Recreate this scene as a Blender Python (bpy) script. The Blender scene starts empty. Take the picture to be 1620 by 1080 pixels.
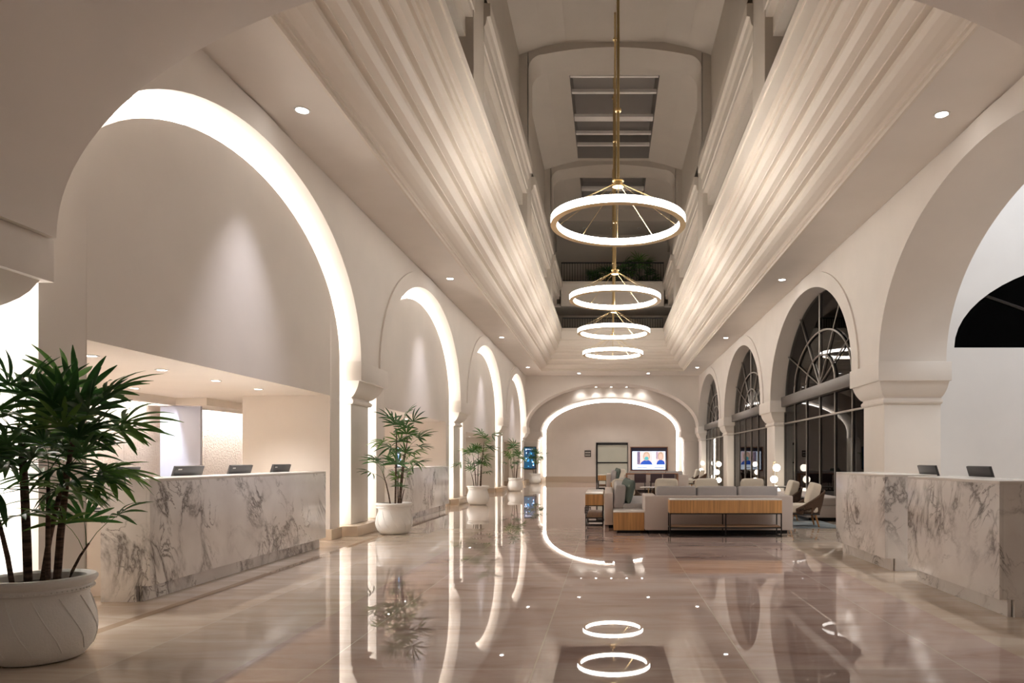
import bpy, bmesh, math, random
from mathutils import Vector, Matrix
PI = math.pi
C = bpy.context.scene.collection
S = bpy.context.scene
random.seed(7)

# ------------------------------------------------------------------ camera, world, exposure
CAMZ = 1.26
F = 1125.0
cd = bpy.data.cameras.new('camera'); cam = bpy.data.objects.new('camera', cd); C.objects.link(cam)
cam.location = (0, 0, CAMZ); cam.rotation_euler = (PI/2, 0, 0)
cd.sensor_width = 36; cd.lens = 36*F/1620
cd.shift_x = -153/1620; cd.shift_y = 186/1620
cd.clip_end = 300
S.camera = cam
w = bpy.data.worlds.new('night'); S.world = w; w.use_nodes = True
w.node_tree.nodes['Background'].inputs[0].default_value = (0.05, 0.06, 0.10, 1)
w.node_tree.nodes['Background'].inputs[1].default_value = 0.08
S.view_settings.view_transform = 'Standard'; S.view_settings.look = 'None'
S.view_settings.exposure = 1.12; S.view_settings.gamma = 1; S.view_settings.use_curve_mapping = False
S.cycles.max_bounces = 12; S.cycles.diffuse_bounces = 6; S.cycles.glossy_bounces = 4
S.cycles.transparent_max_bounces = 12; S.cycles.sample_clamp_indirect = 6; S.cycles.sample_clamp_direct = 0
S.cycles.use_denoising = True
S.cycles.caustics_reflective = False; S.cycles.caustics_refractive = False

LED = 6.0       # emission of the cove strips
RING = 8.6     # emission of the chandelier rings
WARM = (1.0, 0.86, 0.72); COOL = (0.93, 0.95, 1.0); NEUT = (1.0, 0.95, 0.89)

# ------------------------------------------------------------------ materials
MATS = {}
def mat(name, col=(.8,.8,.8), rough=.5, metal=0, emit=None, es=0, spec=.5, build=None, coat=0):
    if name in MATS: return MATS[name]
    m = bpy.data.materials.new(name); m.use_nodes = True
    nt = m.node_tree; b = nt.nodes['Principled BSDF']
    b.inputs['Base Color'].default_value = (*col, 1); b.inputs['Roughness'].default_value = rough
    b.inputs['Metallic'].default_value = metal; b.inputs['Specular IOR Level'].default_value = spec
    if coat: b.inputs['Coat Weight'].default_value = coat; b.inputs['Coat Roughness'].default_value = .03
    if emit: b.inputs['Emission Color'].default_value = (*emit, 1); b.inputs['Emission Strength'].default_value = es
    if build: build(nt, b)
    MATS[name] = m; return m
def N(nt, t, **k):
    n = nt.nodes.new(t)
    for a, v in k.items():
        if a.startswith('_'): setattr(n, a[1:], v)
        else:
            key = a.replace('__', ' ')
            n.inputs[int(key[1:]) if key[0] == 'i' and key[1:].isdigit() else key].default_value = v
    return n
def L(nt, a, ao, b, bi): nt.links.new(a.outputs[ao], b.inputs[bi])
def ramp(nt, stops, mode='LINEAR'):
    r = nt.nodes.new('ShaderNodeValToRGB'); r.color_ramp.interpolation = mode
    e = r.color_ramp.elements
    while len(e) < len(stops): e.new(.5)
    for i, (p, c) in enumerate(stops):
        e[i].position = p; e[i].color = (*c, 1) if len(c) == 3 else c
    return r
def pos(nt): return N(nt, 'ShaderNodeNewGeometry')

def plaster(nt, b):
    g = pos(nt); n = N(nt, 'ShaderNodeTexNoise', Scale=1.3, Detail=4)
    L(nt, g, 'Position', n, 'Vector')
    base = b.inputs['Base Color'].default_value[:3]
    r = ramp(nt, [(.3, tuple(c*.965 for c in base)), (.7, tuple(min(1, c*1.02) for c in base))])
    L(nt, n, 'Fac', r, 0); L(nt, r, 'Color', b, 'Base Color')
    n2 = N(nt, 'ShaderNodeTexNoise', Scale=70, Detail=3); L(nt, g, 'Position', n2, 'Vector')
    bp = N(nt, 'ShaderNodeBump', Strength=.04, Distance=.01); L(nt, n2, 'Fac', bp, 'Height'); L(nt, bp, 'Normal', b, 'Normal')
def fabric(sc=300, st=.25):
    def f(nt, b):
        tc = N(nt, 'ShaderNodeTexCoord'); n = N(nt, 'ShaderNodeTexNoise', Scale=sc, Detail=2)
        L(nt, tc, 'Object', n, 'Vector'); base = b.inputs['Base Color'].default_value[:3]
        r = ramp(nt, [(.3, tuple(c*.82 for c in base)), (.7, tuple(min(1, c*1.1) for c in base))])
        L(nt, n, 'Fac', r, 0); L(nt, r, 'Color', b, 'Base Color')
        bp = N(nt, 'ShaderNodeBump', Strength=st, Distance=.003); L(nt, n, 'Fac', bp, 'Height'); L(nt, bp, 'Normal', b, 'Normal')
    return f
def wood(axis=2, sc=1.0):
    def f(nt, b):
        tc = N(nt, 'ShaderNodeTexCoord'); mp = N(nt, 'ShaderNodeMapping')
        s = [38*sc]*3; s[axis] = 1.6*sc; mp.inputs['Scale'].default_value = s
        L(nt, tc, 'Object', mp, 'Vector')
        n = N(nt, 'ShaderNodeTexNoise', Scale=1.0, Detail=4, Distortion=.3); L(nt, mp, 'Vector', n, 'Vector')
        base = b.inputs['Base Color'].default_value[:3]
        r = ramp(nt, [(.3, tuple(c*.72 for c in base)), (.7, tuple(min(1, c*1.15) for c in base))])
        L(nt, n, 'Fac', r, 0); L(nt, r, 'Color', b, 'Base Color')
    return f
def marble(nt, b):
    g = pos(nt)
    def vein(scale, dist, det, lo, seed, stretch):
        mp = N(nt, 'ShaderNodeMapping'); mp.inputs['Location'].default_value = (seed, seed*1.7, seed*.3)
        mp.inputs['Rotation'].default_value = (.5, .25, 0); mp.inputs['Scale'].default_value = (1, 1, stretch)
        ro = N(nt, 'ShaderNodeMapping'); ro.inputs['Rotation'].default_value = (-.6, .3, .1); L(nt, g, 'Position', ro, 'Vector'); L(nt, ro, 0, mp, 'Vector')
        n = N(nt, 'ShaderNodeTexNoise', Scale=scale, Detail=det, Distortion=dist, Roughness=.6); L(nt, mp, 'Vector', n, 'Vector')
        s = N(nt, 'ShaderNodeMath', _operation='SUBTRACT'); s.inputs[1].default_value = .5; L(nt, n, 'Fac', s, 0)
        a = N(nt, 'ShaderNodeMath', _operation='ABSOLUTE'); L(nt, s, 0, a, 0)
        r = ramp(nt, [(0, (1, 1, 1)), (lo*.35, (.45, .45, .45)), (lo, (0, 0, 0))]); L(nt, a, 0, r, 0)
        return r
    v1 = vein(1.15, .6, 8, .034, 3.1, .62); v2 = vein(3.0, .9, 6, .022, 9.4, .6)
    msk = N(nt, 'ShaderNodeTexNoise', Scale=1.5, Detail=2); L(nt, g, 'Position', msk, 'Vector')
    mr = ramp(nt, [(.44, (0, 0, 0)), (.6, (1, 1, 1))]); L(nt, msk, 'Fac', mr, 0)
    m2 = N(nt, 'ShaderNodeMath', _operation='MULTIPLY'); L(nt, v2, 'Color', m2, 0); L(nt, mr, 'Color', m2, 1)
    m1 = N(nt, 'ShaderNodeMath', _operation='MULTIPLY'); L(nt, v1, 'Color', m1, 0)
    mk = ramp(nt, [(.42, (.12, .12, .12)), (.58, (1, 1, 1))]); L(nt, msk, 'Fac', mk, 0); L(nt, mk, 'Color', m1, 1)
    ad = N(nt, 'ShaderNodeMath', _operation='MAXIMUM'); L(nt, m1, 0, ad, 0); L(nt, m2, 0, ad, 1)
    cl = N(nt, 'ShaderNodeTexNoise', Scale=2.2, Detail=5); L(nt, g, 'Position', cl, 'Vector')
    cr = ramp(nt, [(.35, (.78, .75, .73)), (.6, (.88, .86, .84))]); L(nt, cl, 'Fac', cr, 0)
    mx = N(nt, 'ShaderNodeMix', _data_type='RGBA'); L(nt, ad, 0, mx, 0)
    L(nt, cr, 'Color', mx, 6); mx.inputs[7].default_value = (.20, .18, .17, 1)
    L(nt, mx, 2, b, 'Base Color')
def floor_mat(nt, b):
    g = pos(nt); sp = N(nt, 'ShaderNodeSeparateXYZ'); L(nt, g, 'Position', sp, 0)
    def M_(op, a=None, v=None, c=None, v2=None):
        n = N(nt, 'ShaderNodeMath', _operation=op)
        if a is not None: L(nt, a[0], a[1], n, 0)
        if c is not None: L(nt, c[0], c[1], n, 1)
        elif v is not None: n.inputs[1].default_value = v
        return (n, 0)
    X = (sp, 'X'); Y = (sp, 'Y')
    tx = M_('DIVIDE', M_('ADD', X, .45+13.0), 1.30); ty = M_('DIVIDE', M_('ADD', Y, -4.27+21.6), 2.16)
    fx = M_('FLOOR', tx); fy = M_('FLOOR', ty)
    cm = N(nt, 'ShaderNodeCombineXYZ'); L(nt, *fx, cm, 0); L(nt, *fy, cm, 1)
    wn = N(nt, 'ShaderNodeTexWhiteNoise', _noise_dimensions='2D'); L(nt, cm, 0, wn, 'Vector')
    # slab veining, long in X, different in each slab
    mp = N(nt, 'ShaderNodeMapping'); mp.inputs['Scale'].default_value = (.55, 2.2, 1); L(nt, g, 'Position', mp, 'Vector')
    va = N(nt, 'ShaderNodeVectorMath', _operation='ADD'); L(nt, mp, 0, va, 0)
    vs = N(nt, 'ShaderNodeVectorMath', _operation='SCALE'); L(nt, wn, 'Color', vs, 0); vs.inputs['Scale'].default_value = 20; L(nt, vs, 0, va, 1)
    n1 = N(nt, 'ShaderNodeTexNoise', Scale=1.6, Detail=8, Roughness=.62, Distortion=.5); L(nt, va, 0, n1, 'Vector')
    pink = ramp(nt, [(.30, (.36, .24, .215)), (.45, (.50, .375, .34)), (.62, (.60, .485, .445))]); L(nt, n1, 'Fac', pink, 0)
    cream = ramp(nt, [(.28, (.46, .36, .27)), (.5, (.60, .50, .41)), (.65, (.70, .61, .52))]); L(nt, n1, 'Fac', cream, 0)
    tint = N(nt, 'ShaderNodeMapRange'); tint.inputs['To Min'].default_value = .85; tint.inputs['To Max'].default_value = 1.12
    L(nt, wn, 'Value', tint, 0)
    # lanes: cream at both sides, pink between X -2.24 and 2.62
    ax = M_('ABSOLUTE', M_('ADD', X, -.19)); lane = M_('GREATER_THAN', ax, 2.43)
    mx = N(nt, 'ShaderNodeMix', _data_type='RGBA'); L(nt, *lane, mx, 0); L(nt, pink, 'Color', mx, 6); L(nt, cream, 'Color', mx, 7)
    # thin tan inlay next to the walls
    l1 = M_('LESS_THAN', M_('ABSOLUTE', M_('ADD', ax, -3.93)), .05)
    mi = N(nt, 'ShaderNodeMix', _data_type='RGBA'); L(nt, *l1, mi, 0); L(nt, mx, 2, mi, 6); mi.inputs[7].default_value = (.42, .31, .22, 1)
    mt = N(nt, 'ShaderNodeVectorMath', _operation='SCALE'); L(nt, mi, 2, mt, 0); L(nt, tint, 0, mt, 'Scale')
    # joints
    jx = M_('LESS_THAN', M_('ABSOLUTE', M_('ADD', M_('FRACT', M_('ADD', tx, .5)), -.5)), .0035)
    jy = M_('LESS_THAN', M_('ABSOLUTE', M_('ADD', M_('FRACT', M_('ADD', ty, .5)), -.5)), .0022)
    j = M_('MAXIMUM', jx, None, jy)
    mj = N(nt, 'ShaderNodeMix', _data_type='RGBA'); L(nt, *j, mj, 0); L(nt, mt, 0, mj, 6); mj.inputs[7].default_value = (.66, .58, .50, 1)
    L(nt, mj, 2, b, 'Base Color'); b.inputs['IOR'].default_value = 2.2
    rr = N(nt, 'ShaderNodeMapRange'); rr.inputs['To Min'].default_value = .006; rr.inputs['To Max'].default_value = .02; L(nt, n1, 'Fac', rr, 0); L(nt, rr, 0, b, 'Roughness')
def stonewall(nt, b):
    g = pos(nt)
    br = N(nt, 'ShaderNodeTexBrick', Scale=1.0, Mortar__Size=.006, Brick__Width=1.1, Row__Height=.9, Bias=0.0)
    br.inputs['Color1'].default_value = (.62, .53, .44, 1); br.inputs['Color2'].default_value = (.53, .44, .36, 1); br.inputs['Mortar'].default_value = (.4, .33, .27, 1)
    sp = N(nt, 'ShaderNodeSeparateXYZ'); L(nt, g, 'Position', sp, 0); cm = N(nt, 'ShaderNodeCombineXYZ')
    L(nt, sp, 'Y', cm, 0); L(nt, sp, 'Z', cm, 1); L(nt, cm, 0, br, 'Vector'); L(nt, br, 'Color', b, 'Base Color')
    n = N(nt, 'ShaderNodeTexNoise', Scale=22, Detail=6, Roughness=.7); L(nt, g, 'Position', n, 'Vector')
    bp = N(nt, 'ShaderNodeBump', Strength=.9, Distance=.05); L(nt, n, 'Fac', bp, 'Height'); L(nt, bp, 'Normal', b, 'Normal')
def rugm(nt, b):
    g = pos(nt); mp = N(nt, 'ShaderNodeMapping'); mp.inputs['Scale'].default_value = (1.2, 4, 1); L(nt, g, 'Position', mp, 0)
    n = N(nt, 'ShaderNodeTexNoise', Scale=1.2, Detail=8, Roughness=.7); L(nt, mp, 0, n, 'Vector')
    r = ramp(nt, [(.35, (.16, .20, .24)), (.5, (.30, .35, .38)), (.65, (.50, .51, .50))]); L(nt, n, 'Fac', r, 0); L(nt, r, 'Color', b, 'Base Color')
def leafm(nt, b):
    oi = N(nt, 'ShaderNodeObjectInfo'); r = ramp(nt, [(0, (.03, .095, .028)), (.6, (.06, .165, .035)), (1, (.15, .28, .06))])
    L(nt, oi, 'Random', r, 0); L(nt, r, 'Color', b, 'Base Color')
    tr = N(nt, 'ShaderNodeBsdfTranslucent'); L(nt, r, 'Color', tr, 'Color'); mx = N(nt, 'ShaderNodeMixShader'); mx.inputs[0].default_value = .3
    L(nt, b, 0, mx, 1); L(nt, tr, 0, mx, 2); L(nt, mx, 0, nt.nodes['Material Output'], 0)
def barkm(nt, b):
    tc = N(nt, 'ShaderNodeTexCoord'); mp = N(nt, 'ShaderNodeMapping'); mp.inputs['Scale'].default_value = (8, 8, 55); L(nt, tc, 'Object', mp, 0)
    n = N(nt, 'ShaderNodeTexNoise', Scale=1, Detail=5); L(nt, mp, 0, n, 'Vector')
    r = ramp(nt, [(.35, (.035, .02, .015)), (.65, (.16, .10, .07))]); L(nt, n, 'Fac', r, 0); L(nt, r, 'Color', b, 'Base Color')
    bp = N(nt, 'ShaderNodeBump', Strength=1, Distance=.01); L(nt, n, 'Fac', bp, 'Height'); L(nt, bp, 'Normal', b, 'Normal')
def potm(nt, b):
    g = N(nt, 'ShaderNodeTexCoord'); n = N(nt, 'ShaderNodeTexNoise', Scale=90, Detail=4); L(nt, g, 'Object', n, 'Vector')
    bp = N(nt, 'ShaderNodeBump', Strength=.3, Distance=.006); L(nt, n, 'Fac', bp, 'Height'); L(nt, bp, 'Normal', b, 'Normal')

WALL = mat('wall_plaster', (.80, .75, .695), .62, build=plaster)
TRIM = mat('moulding_paint', (.79, .725, .645), .55)
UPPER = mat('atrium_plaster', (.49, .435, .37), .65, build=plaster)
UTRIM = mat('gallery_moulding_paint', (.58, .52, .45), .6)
COOLW = mat('aisle_plaster', (.79, .775, .76), .62, build=plaster)
FLOOR = mat('polished_marble_floor', rough=.03, spec=.5, build=floor_mat)
MARB = mat('veined_marble', rough=.2, spec=.5, build=marble)
MTOP = mat('counter_top_stone', (.80, .77, .73), .18)
BASE = mat('baseboard_stone', (.62, .51, .40), .22, build=plaster)
STONE = mat('textured_stone', rough=.7, build=stonewall)
SLAB = mat('pale_blue_panel', (.50, .54, .66), .5)
LEDM = mat('cove_led', (1, 1, 1), .5, emit=(1, .965, .93), es=LED)
RINGM = mat('ring_diffuser', (1, 1, 1), .4, emit=(1, .935, .86), es=RING)
LAMPM = mat('downlight_lens', (1, 1, 1), .4, emit=(1, .97, .93), es=14)
GLOBE = mat('opal_glass', (1, 1, 1), .3, emit=(1, .88, .72), es=5)
WHITEM = mat('white_trim_metal', (.8, .78, .75), .4)
BRASS = mat('brushed_brass', (.72, .55, .28), .28, metal=1)
STEEL = mat('window_metal', (.34, .31, .28), .32, metal=.85)
BLACKM = mat('black_metal', (.015, .015, .016), .4, metal=.3)
BEAM = mat('beam_metal', (.13, .115, .105), .4, metal=.5)
FIN = mat('dark_bronze_fin', (.012, .009, .008), .35)
PLASTB = mat('black_plastic', (.035, .035, .038), .35)
PLASTG = mat('charcoal_plastic', (.05, .048, .05), .4)
OAK = mat('oak_veneer', (.60, .33, .13), .4, build=wood(2)); OAKL = mat('oak_leg', (.45, .22, .08), .4, build=wood(2))
OAKH = mat('oak_shelf', (.34, .21, .12), .45, build=wood(0))
REDW = mat('walnut_table', (.36, .17, .09), .4, build=wood(0))
SOFA = mat('taupe_upholstery', (.60, .53, .49), .85, build=fabric())
SEATG = mat('grey_cushion_fabric', (.47, .445, .445), .9, build=fabric())
CREAM = mat('cream_cushion_fabric', (.74, .67, .57), .9, build=fabric())
GREENP = mat('sage_velvet', (.13, .175, .155), .7, build=fabric(120, .4))
PLUM = mat('dark_plum_fabric', (.075, .05, .06), .75, build=fabric())
ROPE = mat('brown_rope', (.125, .075, .05), .8, build=fabric(150, .5))
RUG = mat('blue_grey_rug', rough=.95, spec=.1, build=rugm)
LEAF = mat('palm_leaf', rough=.33, build=leafm); BARK = mat('palm_cane', rough=.9, build=barkm)
POT = mat('white_cast_pot', (.88, .87, .85), .7, build=potm); SOIL = mat('potting_soil', (.03, .02, .014), .95, build=fabric(60, 1))
DARKP = mat('dark_balcony_leaf', (.02, .045, .02), .5)
SIGN = mat('dark_sign', (.05, .04, .04), .4); SIGNT = mat('sign_lettering', (.6, .58, .55), .5)
FROST = mat('frosted_door_glass', (.66, .70, .62), .2)
DGREY = mat('skylight_well_paint', (.30, .27, .245), .8)
def glass(name, tint, refl):
    m = bpy.data.materials.new(name); m.use_nodes = True; nt = m.node_tree; nt.nodes.remove(nt.nodes['Principled BSDF'])
    o = nt.nodes['Material Output']; t = N(nt, 'ShaderNodeBsdfTransparent'); t.inputs[0].default_value = (*tint, 1)
    gl = N(nt, 'ShaderNodeBsdfGlossy'); gl.inputs['Roughness'].default_value = .01; gl.inputs[0].default_value = (1, 1, 1, 1)
    fr = N(nt, 'ShaderNodeFresnel', IOR=refl); mx = N(nt, 'ShaderNodeMixShader')
    L(nt, fr, 0, mx, 0); L(nt, t, 0, mx, 1); L(nt, gl, 0, mx, 2); L(nt, mx, 0, o, 0); MATS[name] = m; return m
GLASS = glass('window_glass', (.22, .22, .23), 1.13)
def screen(name, col, s): return mat(name, col, .3, emit=col, es=s)

# ------------------------------------------------------------------ mesh helpers
class MB:
    def __init__(s): s.v = []; s.f = []
    def add(s, vs, fs):
        o = len(s.v); s.v += [tuple(v) for v in vs]; s.f += [tuple(i+o for i in f) for f in fs]; return s
    def box(s, x0, x1, y0, y1, z0, z1):
        vs = [(x, y, z) for x in (x0, x1) for y in (y0, y1) for z in (z0, z1)]
        return s.add(vs, [(0, 1, 3, 2), (4, 6, 7, 5), (0, 4, 5, 1), (2, 3, 7, 6), (0, 2, 6, 4), (1, 5, 7, 3)])
    def quad(s, a, b, c, d): return s.add([a, b, c, d], [(0, 1, 2, 3)])
    def loft(s, rings, cap=True, closed=True):
        n = len(rings[0]); vs = [p for r in rings for p in r]; fs = []
        for i in range(len(rings)-1):
            for j in range(n if closed else n-1):
                k = (j+1) % n; fs.append((i*n+j, i*n+k, (i+1)*n+k, (i+1)*n+j))
        if cap: fs += [tuple(range(n))[::-1], tuple((len(rings)-1)*n+j for j in range(n))]
        return s.add(vs, fs)
    def lathe(s, prof, n=32, cx=0, cy=0, cap=False):
        return s.loft([[(cx+r*math.cos(2*PI*j/n), cy+r*math.sin(2*PI*j/n), z) for j in range(n)] for r, z in prof], cap)
    def tube(s, path, r, n=8, closed=False):
        P = [Vector(p) for p in path]; rings = []
        up = Vector((0, 0, 1)); m = len(P)
        for i, p in enumerate(P):
            if closed: d = P[(i+1) % m]-P[i-1]
            else: d = P[min(i+1, m-1)]-P[max(i-1, 0)]
            d.normalize(); u = up if abs(d.z) < .95 else Vector((1, 0, 0))
            a = d.cross(u).normalized(); b = a.cross(d)
            rr = r[i] if isinstance(r, (list, tuple)) else r
            rings.append([tuple(p+a*rr*math.cos(2*PI*j/n)+b*rr*math.sin(2*PI*j/n)) for j in range(n)])
        if closed: rings.append(rings[0])
        return s.loft(rings, not closed)
    def ball(s, c, r, n=16, sc=(1, 1, 1)):
        rings = []
        for i in range(1, n//2):
            t = PI*i/(n//2); rings.append([(c[0]+sc[0]*r*math.sin(t)*math.cos(2*PI*j/n), c[1]+sc[1]*r*math.sin(t)*math.sin(2*PI*j/n), c[2]+sc[2]*r*math.cos(t)) for j in range(n)])
        return s.loft(rings)
    def xf(s, M_, start=0):
        for i in range(start, len(s.v)): s.v[i] = tuple(M_ @ Vector(s.v[i]))
        return s
    def build(s, name, m, parent=None, bevel=0, smooth=False, seg=2, loc=None, angle=None, flat=None):
        me = bpy.data.meshes.new(name); me.from_pydata(s.v, [], s.f)
        bm = bmesh.new(); bm.from_mesh(me)
        bmesh.ops.remove_doubles(bm, verts=bm.verts, dist=1e-5)
        bmesh.ops.recalc_face_normals(bm, faces=bm.faces)
        if bevel:
            es = [e for e in bm.edges if len(e.link_faces) == 2 and e.calc_face_angle(0) > .5]
            bmesh.ops.bevel(bm, geom=es, offset=bevel, segments=seg, affect='EDGES', profile=.5)
        bm.to_mesh(me); bm.free()
        if smooth or bevel:
            for p in me.polygons: p.use_smooth = not (flat is not None and abs(p.normal[flat]) > .9)
            try: me.set_sharp_from_angle(angle=angle or math.radians(35))
            except Exception: pass
        me.materials.append(m)
        o = bpy.data.objects.new(name, me); C.objects.link(o)
        if parent: o.parent = parent
        if loc: o.location = loc
        return o
def struct(o, name=None):
    o['kind'] = 'structure'
    return o
def tag(o, label, cat, group=None, kind=None):
    o['label'] = label; o['category'] = cat
    if group: o['group'] = group
    if kind: o['kind'] = kind
    return o
def thing(name, label, cat, loc=(0, 0, 0), rz=0, group=None):
    o = bpy.data.objects.new(name, None); C.objects.link(o); o.empty_display_size = .1
    o.location = loc; o.rotation_euler = (0, 0, rz); return tag(o, label, cat, group)
KIDS = {}
def kids(o):
    return [c for c in bpy.data.objects if c.parent == o]
def dup(o, loc=None, rz=None, label=None, group=None, parent=None):
    c = o.copy(); C.objects.link(c)
    if parent: c.parent = parent
    if loc is not None: c.location = loc
    if rz is not None: c.rotation_euler = (0, 0, rz)
    if label: c['label'] = label
    if group: c['group'] = group
    for k in kids(o): dup(k, parent=c)
    return c
def cushion(mb, cx, cy, cz, sx, sy, sz, e=.28, n=18, rot=None):
    st = len(mb.v); rings = []
    def sg(v, p): return math.copysign(abs(v)**p, v)
    for i in range(1, n):
        t = -PI/2+PI*i/n; ct = sg(math.cos(t), e*1.3); stt = sg(math.sin(t), e*1.6)
        rings.append([(sx/2*ct*sg(math.cos(2*PI*j/(2*n)), e), sy/2*ct*sg(math.sin(2*PI*j/(2*n)), e), sz/2*stt) for j in range(2*n)])
    mb.loft(rings)
    M_ = Matrix.Translation((cx, cy, cz)) @ (rot if rot else Matrix.Identity(4))
    return mb.xf(M_, st)
def spot(name, loc, power, ang=100, col=NEUT, blend=.7, size=.05, parent=None, rot=(0, 0, 0)):
    d = bpy.data.lights.new(name, 'SPOT'); d.energy = power; d.spot_size = math.radians(ang); d.spot_blend = blend
    d.color = col; d.shadow_soft_size = size
    o = bpy.data.objects.new(name, d); C.objects.link(o); o.location = loc; o.rotation_euler = rot
    if parent: o.parent = parent
    return o

# ------------------------------------------------------------------ dimensions
XL, XR = -4.10, 4.47
XLB, XRB = -4.75, 5.55            # backs of the arcade walls
ZC = 5.39; ZS = 2.86; HW = 3.27; RISE = 2.20
ARC = [8.42+7.85*i for i in range(4)]
PIER = [4.495, 12.345, 20.195, 28.045]
YE = 35.2; YN = 5.15; X0 = .175
PX = -4.33                        # face of the infill panels

# ------------------------------------------------------------------ floor, walls
b = MB(); b.box(-10, 12, -8.5, 46, -.1, 0); struct(b.build('floor', FLOOR))

def arcade(name, xf, xb, m):
    """wall above the springing with elliptical openings, solid between xf and xb"""
    mb = MB(); n = 48
    ys = [YN]
    cols = []
    for c in ARC:
        for i in range(n+1):
            t = PI-PI*i/n; cols.append((c+HW*math.cos(t), ZS+RISE*math.sin(t)))
    pts = cols+[(YE, ZS)] if cols[-1][0] < YE-.001 else cols
    for i in range(len(pts)-1):
        (y0, z0), (y1, z1) = pts[i], pts[i+1]
        for x in (xf, xb): mb.quad((x, y0, z0), (x, y1, z1), (x, y1, ZC), (x, y0, ZC))
        mb.quad((xf, y0, z0), (xf, y1, z1), (xb, y1, z1), (xb, y0, z0))
    return struct(mb.build(name, m, smooth=True, angle=.3, flat=0))
arcade('wall_left', XL, XLB, WALL)
arcade('wall_right', XR, XRB, WALL)

def band(name, xf, d, c, w=.33, w2=.315):
    mb = MB(); n = 48; rings = []
    for i in range(n+1):
        t = PI*i/n; cs, sn = math.cos(t), math.sin(t)
        a = (c+HW*cs, ZS+RISE*sn); o = (c+(HW+w)*cs, ZS+(RISE+w2)*sn)
        rings.append([(xf, *a), (xf+d, *a), (xf+d, *o), (xf, *o)])
    return struct(mb.loft(rings).build(name, WALL, smooth=True, angle=.5))
for i, c in enumerate(ARC):
    band('trim_%d' % (i+1), XL, .03, c); band('trim_%d' % (i+5), XR, -.03, c)

def arch_wall_x(name, y0, y1, xc, a, bz, zs, x0, x1, ztop, m):
    """cross wall (faces +-Y) with an elliptical opening"""
    mb = MB(); n = 64; pts = [(xc-a*math.cos(PI*i/n), zs+bz*math.sin(PI*i/n)) for i in range(n+1)]
    if x0 < xc-a-.01: pts = [(x0, zs)]+pts
    if x1 > xc+a+.01: pts = pts+[(x1, zs)]
    for i in range(len(pts)-1):
        (p0, z0), (p1, z1) = pts[i], pts[i+1]
        for y in (y0, y1): mb.quad((p0, y, z0), (p1, y, z1), (p1, y, ztop), (p0, y, ztop))
        mb.quad((p0, y0, z0), (p1, y0, z1), (p1, y1, z1), (p0, y1, z0))
    return struct(mb.build(name, m, smooth=True, angle=.3, flat=1))
def band_x(name, y, d, xc, a, bz, zs, w, w2):
    mb = MB(); n = 64; rings = []
    for i in range(n+1):
        t = PI*i/n; cs, sn = math.cos(t), math.sin(t); p = (xc+a*cs, zs+bz*sn); o = (xc+(a+w)*cs, zs+(bz+w2)*sn)
        rings.append([(p[0], y, p[1]), (p[0], y-d, p[1]), (o[0], y-d, o[1]), (o[0], y, o[1])])
    return struct(mb.loft(rings).build(name, WALL, smooth=True, angle=.5))
arch_wall_x('wall_near_arch', 3.7, YN, .04, 4.04, 2.04, ZS, XLB, XRB, ZC, WALL)
arch_wall_x('wall_far_arch', YE, 36.5, .185, 4.285, 2.15, ZS, XLB, XRB, ZC, WALL)
band_x('trim_9', YE, .03, .185, 4.285-.02, 2.15, ZS, .02, .32)
# hall behind the camera
b = MB(); b.box(XLB-.2, XLB, -8, 3.84, 0, ZC); struct(b.build('wall_left_rear', WALL))
b = MB(); b.box(XRB, XRB+.2, -8, 3.84, 0, ZC); struct(b.build('wall_right_rear', WALL))
b = MB(); b.box(XLB-.2, XRB+.2, -8.2, -8, 0, ZC+.2); struct(b.build('wall_rear', WALL))

# ------------------------------------------------------------------ infill panels, back wall, cove strips on the left
OP = [(5.90, 11.05, 2.25), (13.75, 18.92, 2.25), (21.55, 26.75, 2.09), (29.4, 34.6, 2.06)]
for i, c in enumerate(ARC):
    o0, o1, oz = OP[i]; a = HW-.25; r = RISE-.24; mb = MB(); n = 40
    pts = [(c-a*math.cos(PI*k/n), ZS+r*math.sin(PI*k/n)) for k in range(n+1)]
    xb = XLB
    # front and back faces as strips; sides
    ys = sorted(set([round(p[0], 5) for p in pts]+[o0, o1]))
    def top(y):
        u = max(0, 1-((y-c)/a)**2); return ZS+r*math.sqrt(u)
    for y0, y1 in zip(ys[:-1], ys[1:]):
        zb = oz if (y0 >= o0-1e-6 and y1 <= o1+1e-6) else 0
        mb.quad((PX, y0, zb), (PX, y1, zb), (PX, y1, top(y1)), (PX, y0, top(y0)))
        mb.quad((PX, y0, top(y0)), (PX, y1, top(y1)), (xb, y1, top(y1)), (xb, y0, top(y0)))
    for y in (c-a, c+a): mb.quad((PX, y, 0), (xb, y, 0), (xb, y, ZS), (PX, y, ZS))
    for y in (o0, o1): mb.quad((PX, y, 0), (xb, y, 0), (xb, y, oz), (PX, y, oz))
    mb.quad((PX, o0, oz), (PX, o1, oz), (xb, o1, oz), (xb, o0, oz))
    struct(mb.build('wall_left_panel_%d' % (i+1), WALL, smooth=True, angle=.3, flat=0))
    bb = MB(); bb.box(xb-.05, PX+.03, c-a-.03, o0+.012, 0, .17); bb.box(xb-.05, PX+.03, o1-.012, c+a+.03, 0, .17)
    struct(bb.build('baseboard_left_%d' % (i+1), BASE, bevel=.006))
# the wall behind the panels with the same openings
b = MB(); y = 3.7
for (o0, o1, oz) in OP:
    b.box(XLB-.1, XLB, y, o0, 0, ZC); b.box(XLB-.1, XLB, o0, o1, oz, ZC); y = o1
b.box(XLB-.1, XLB, y, 36.5, 0, ZC); struct(b.build('wall_left_back', WALL))
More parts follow.
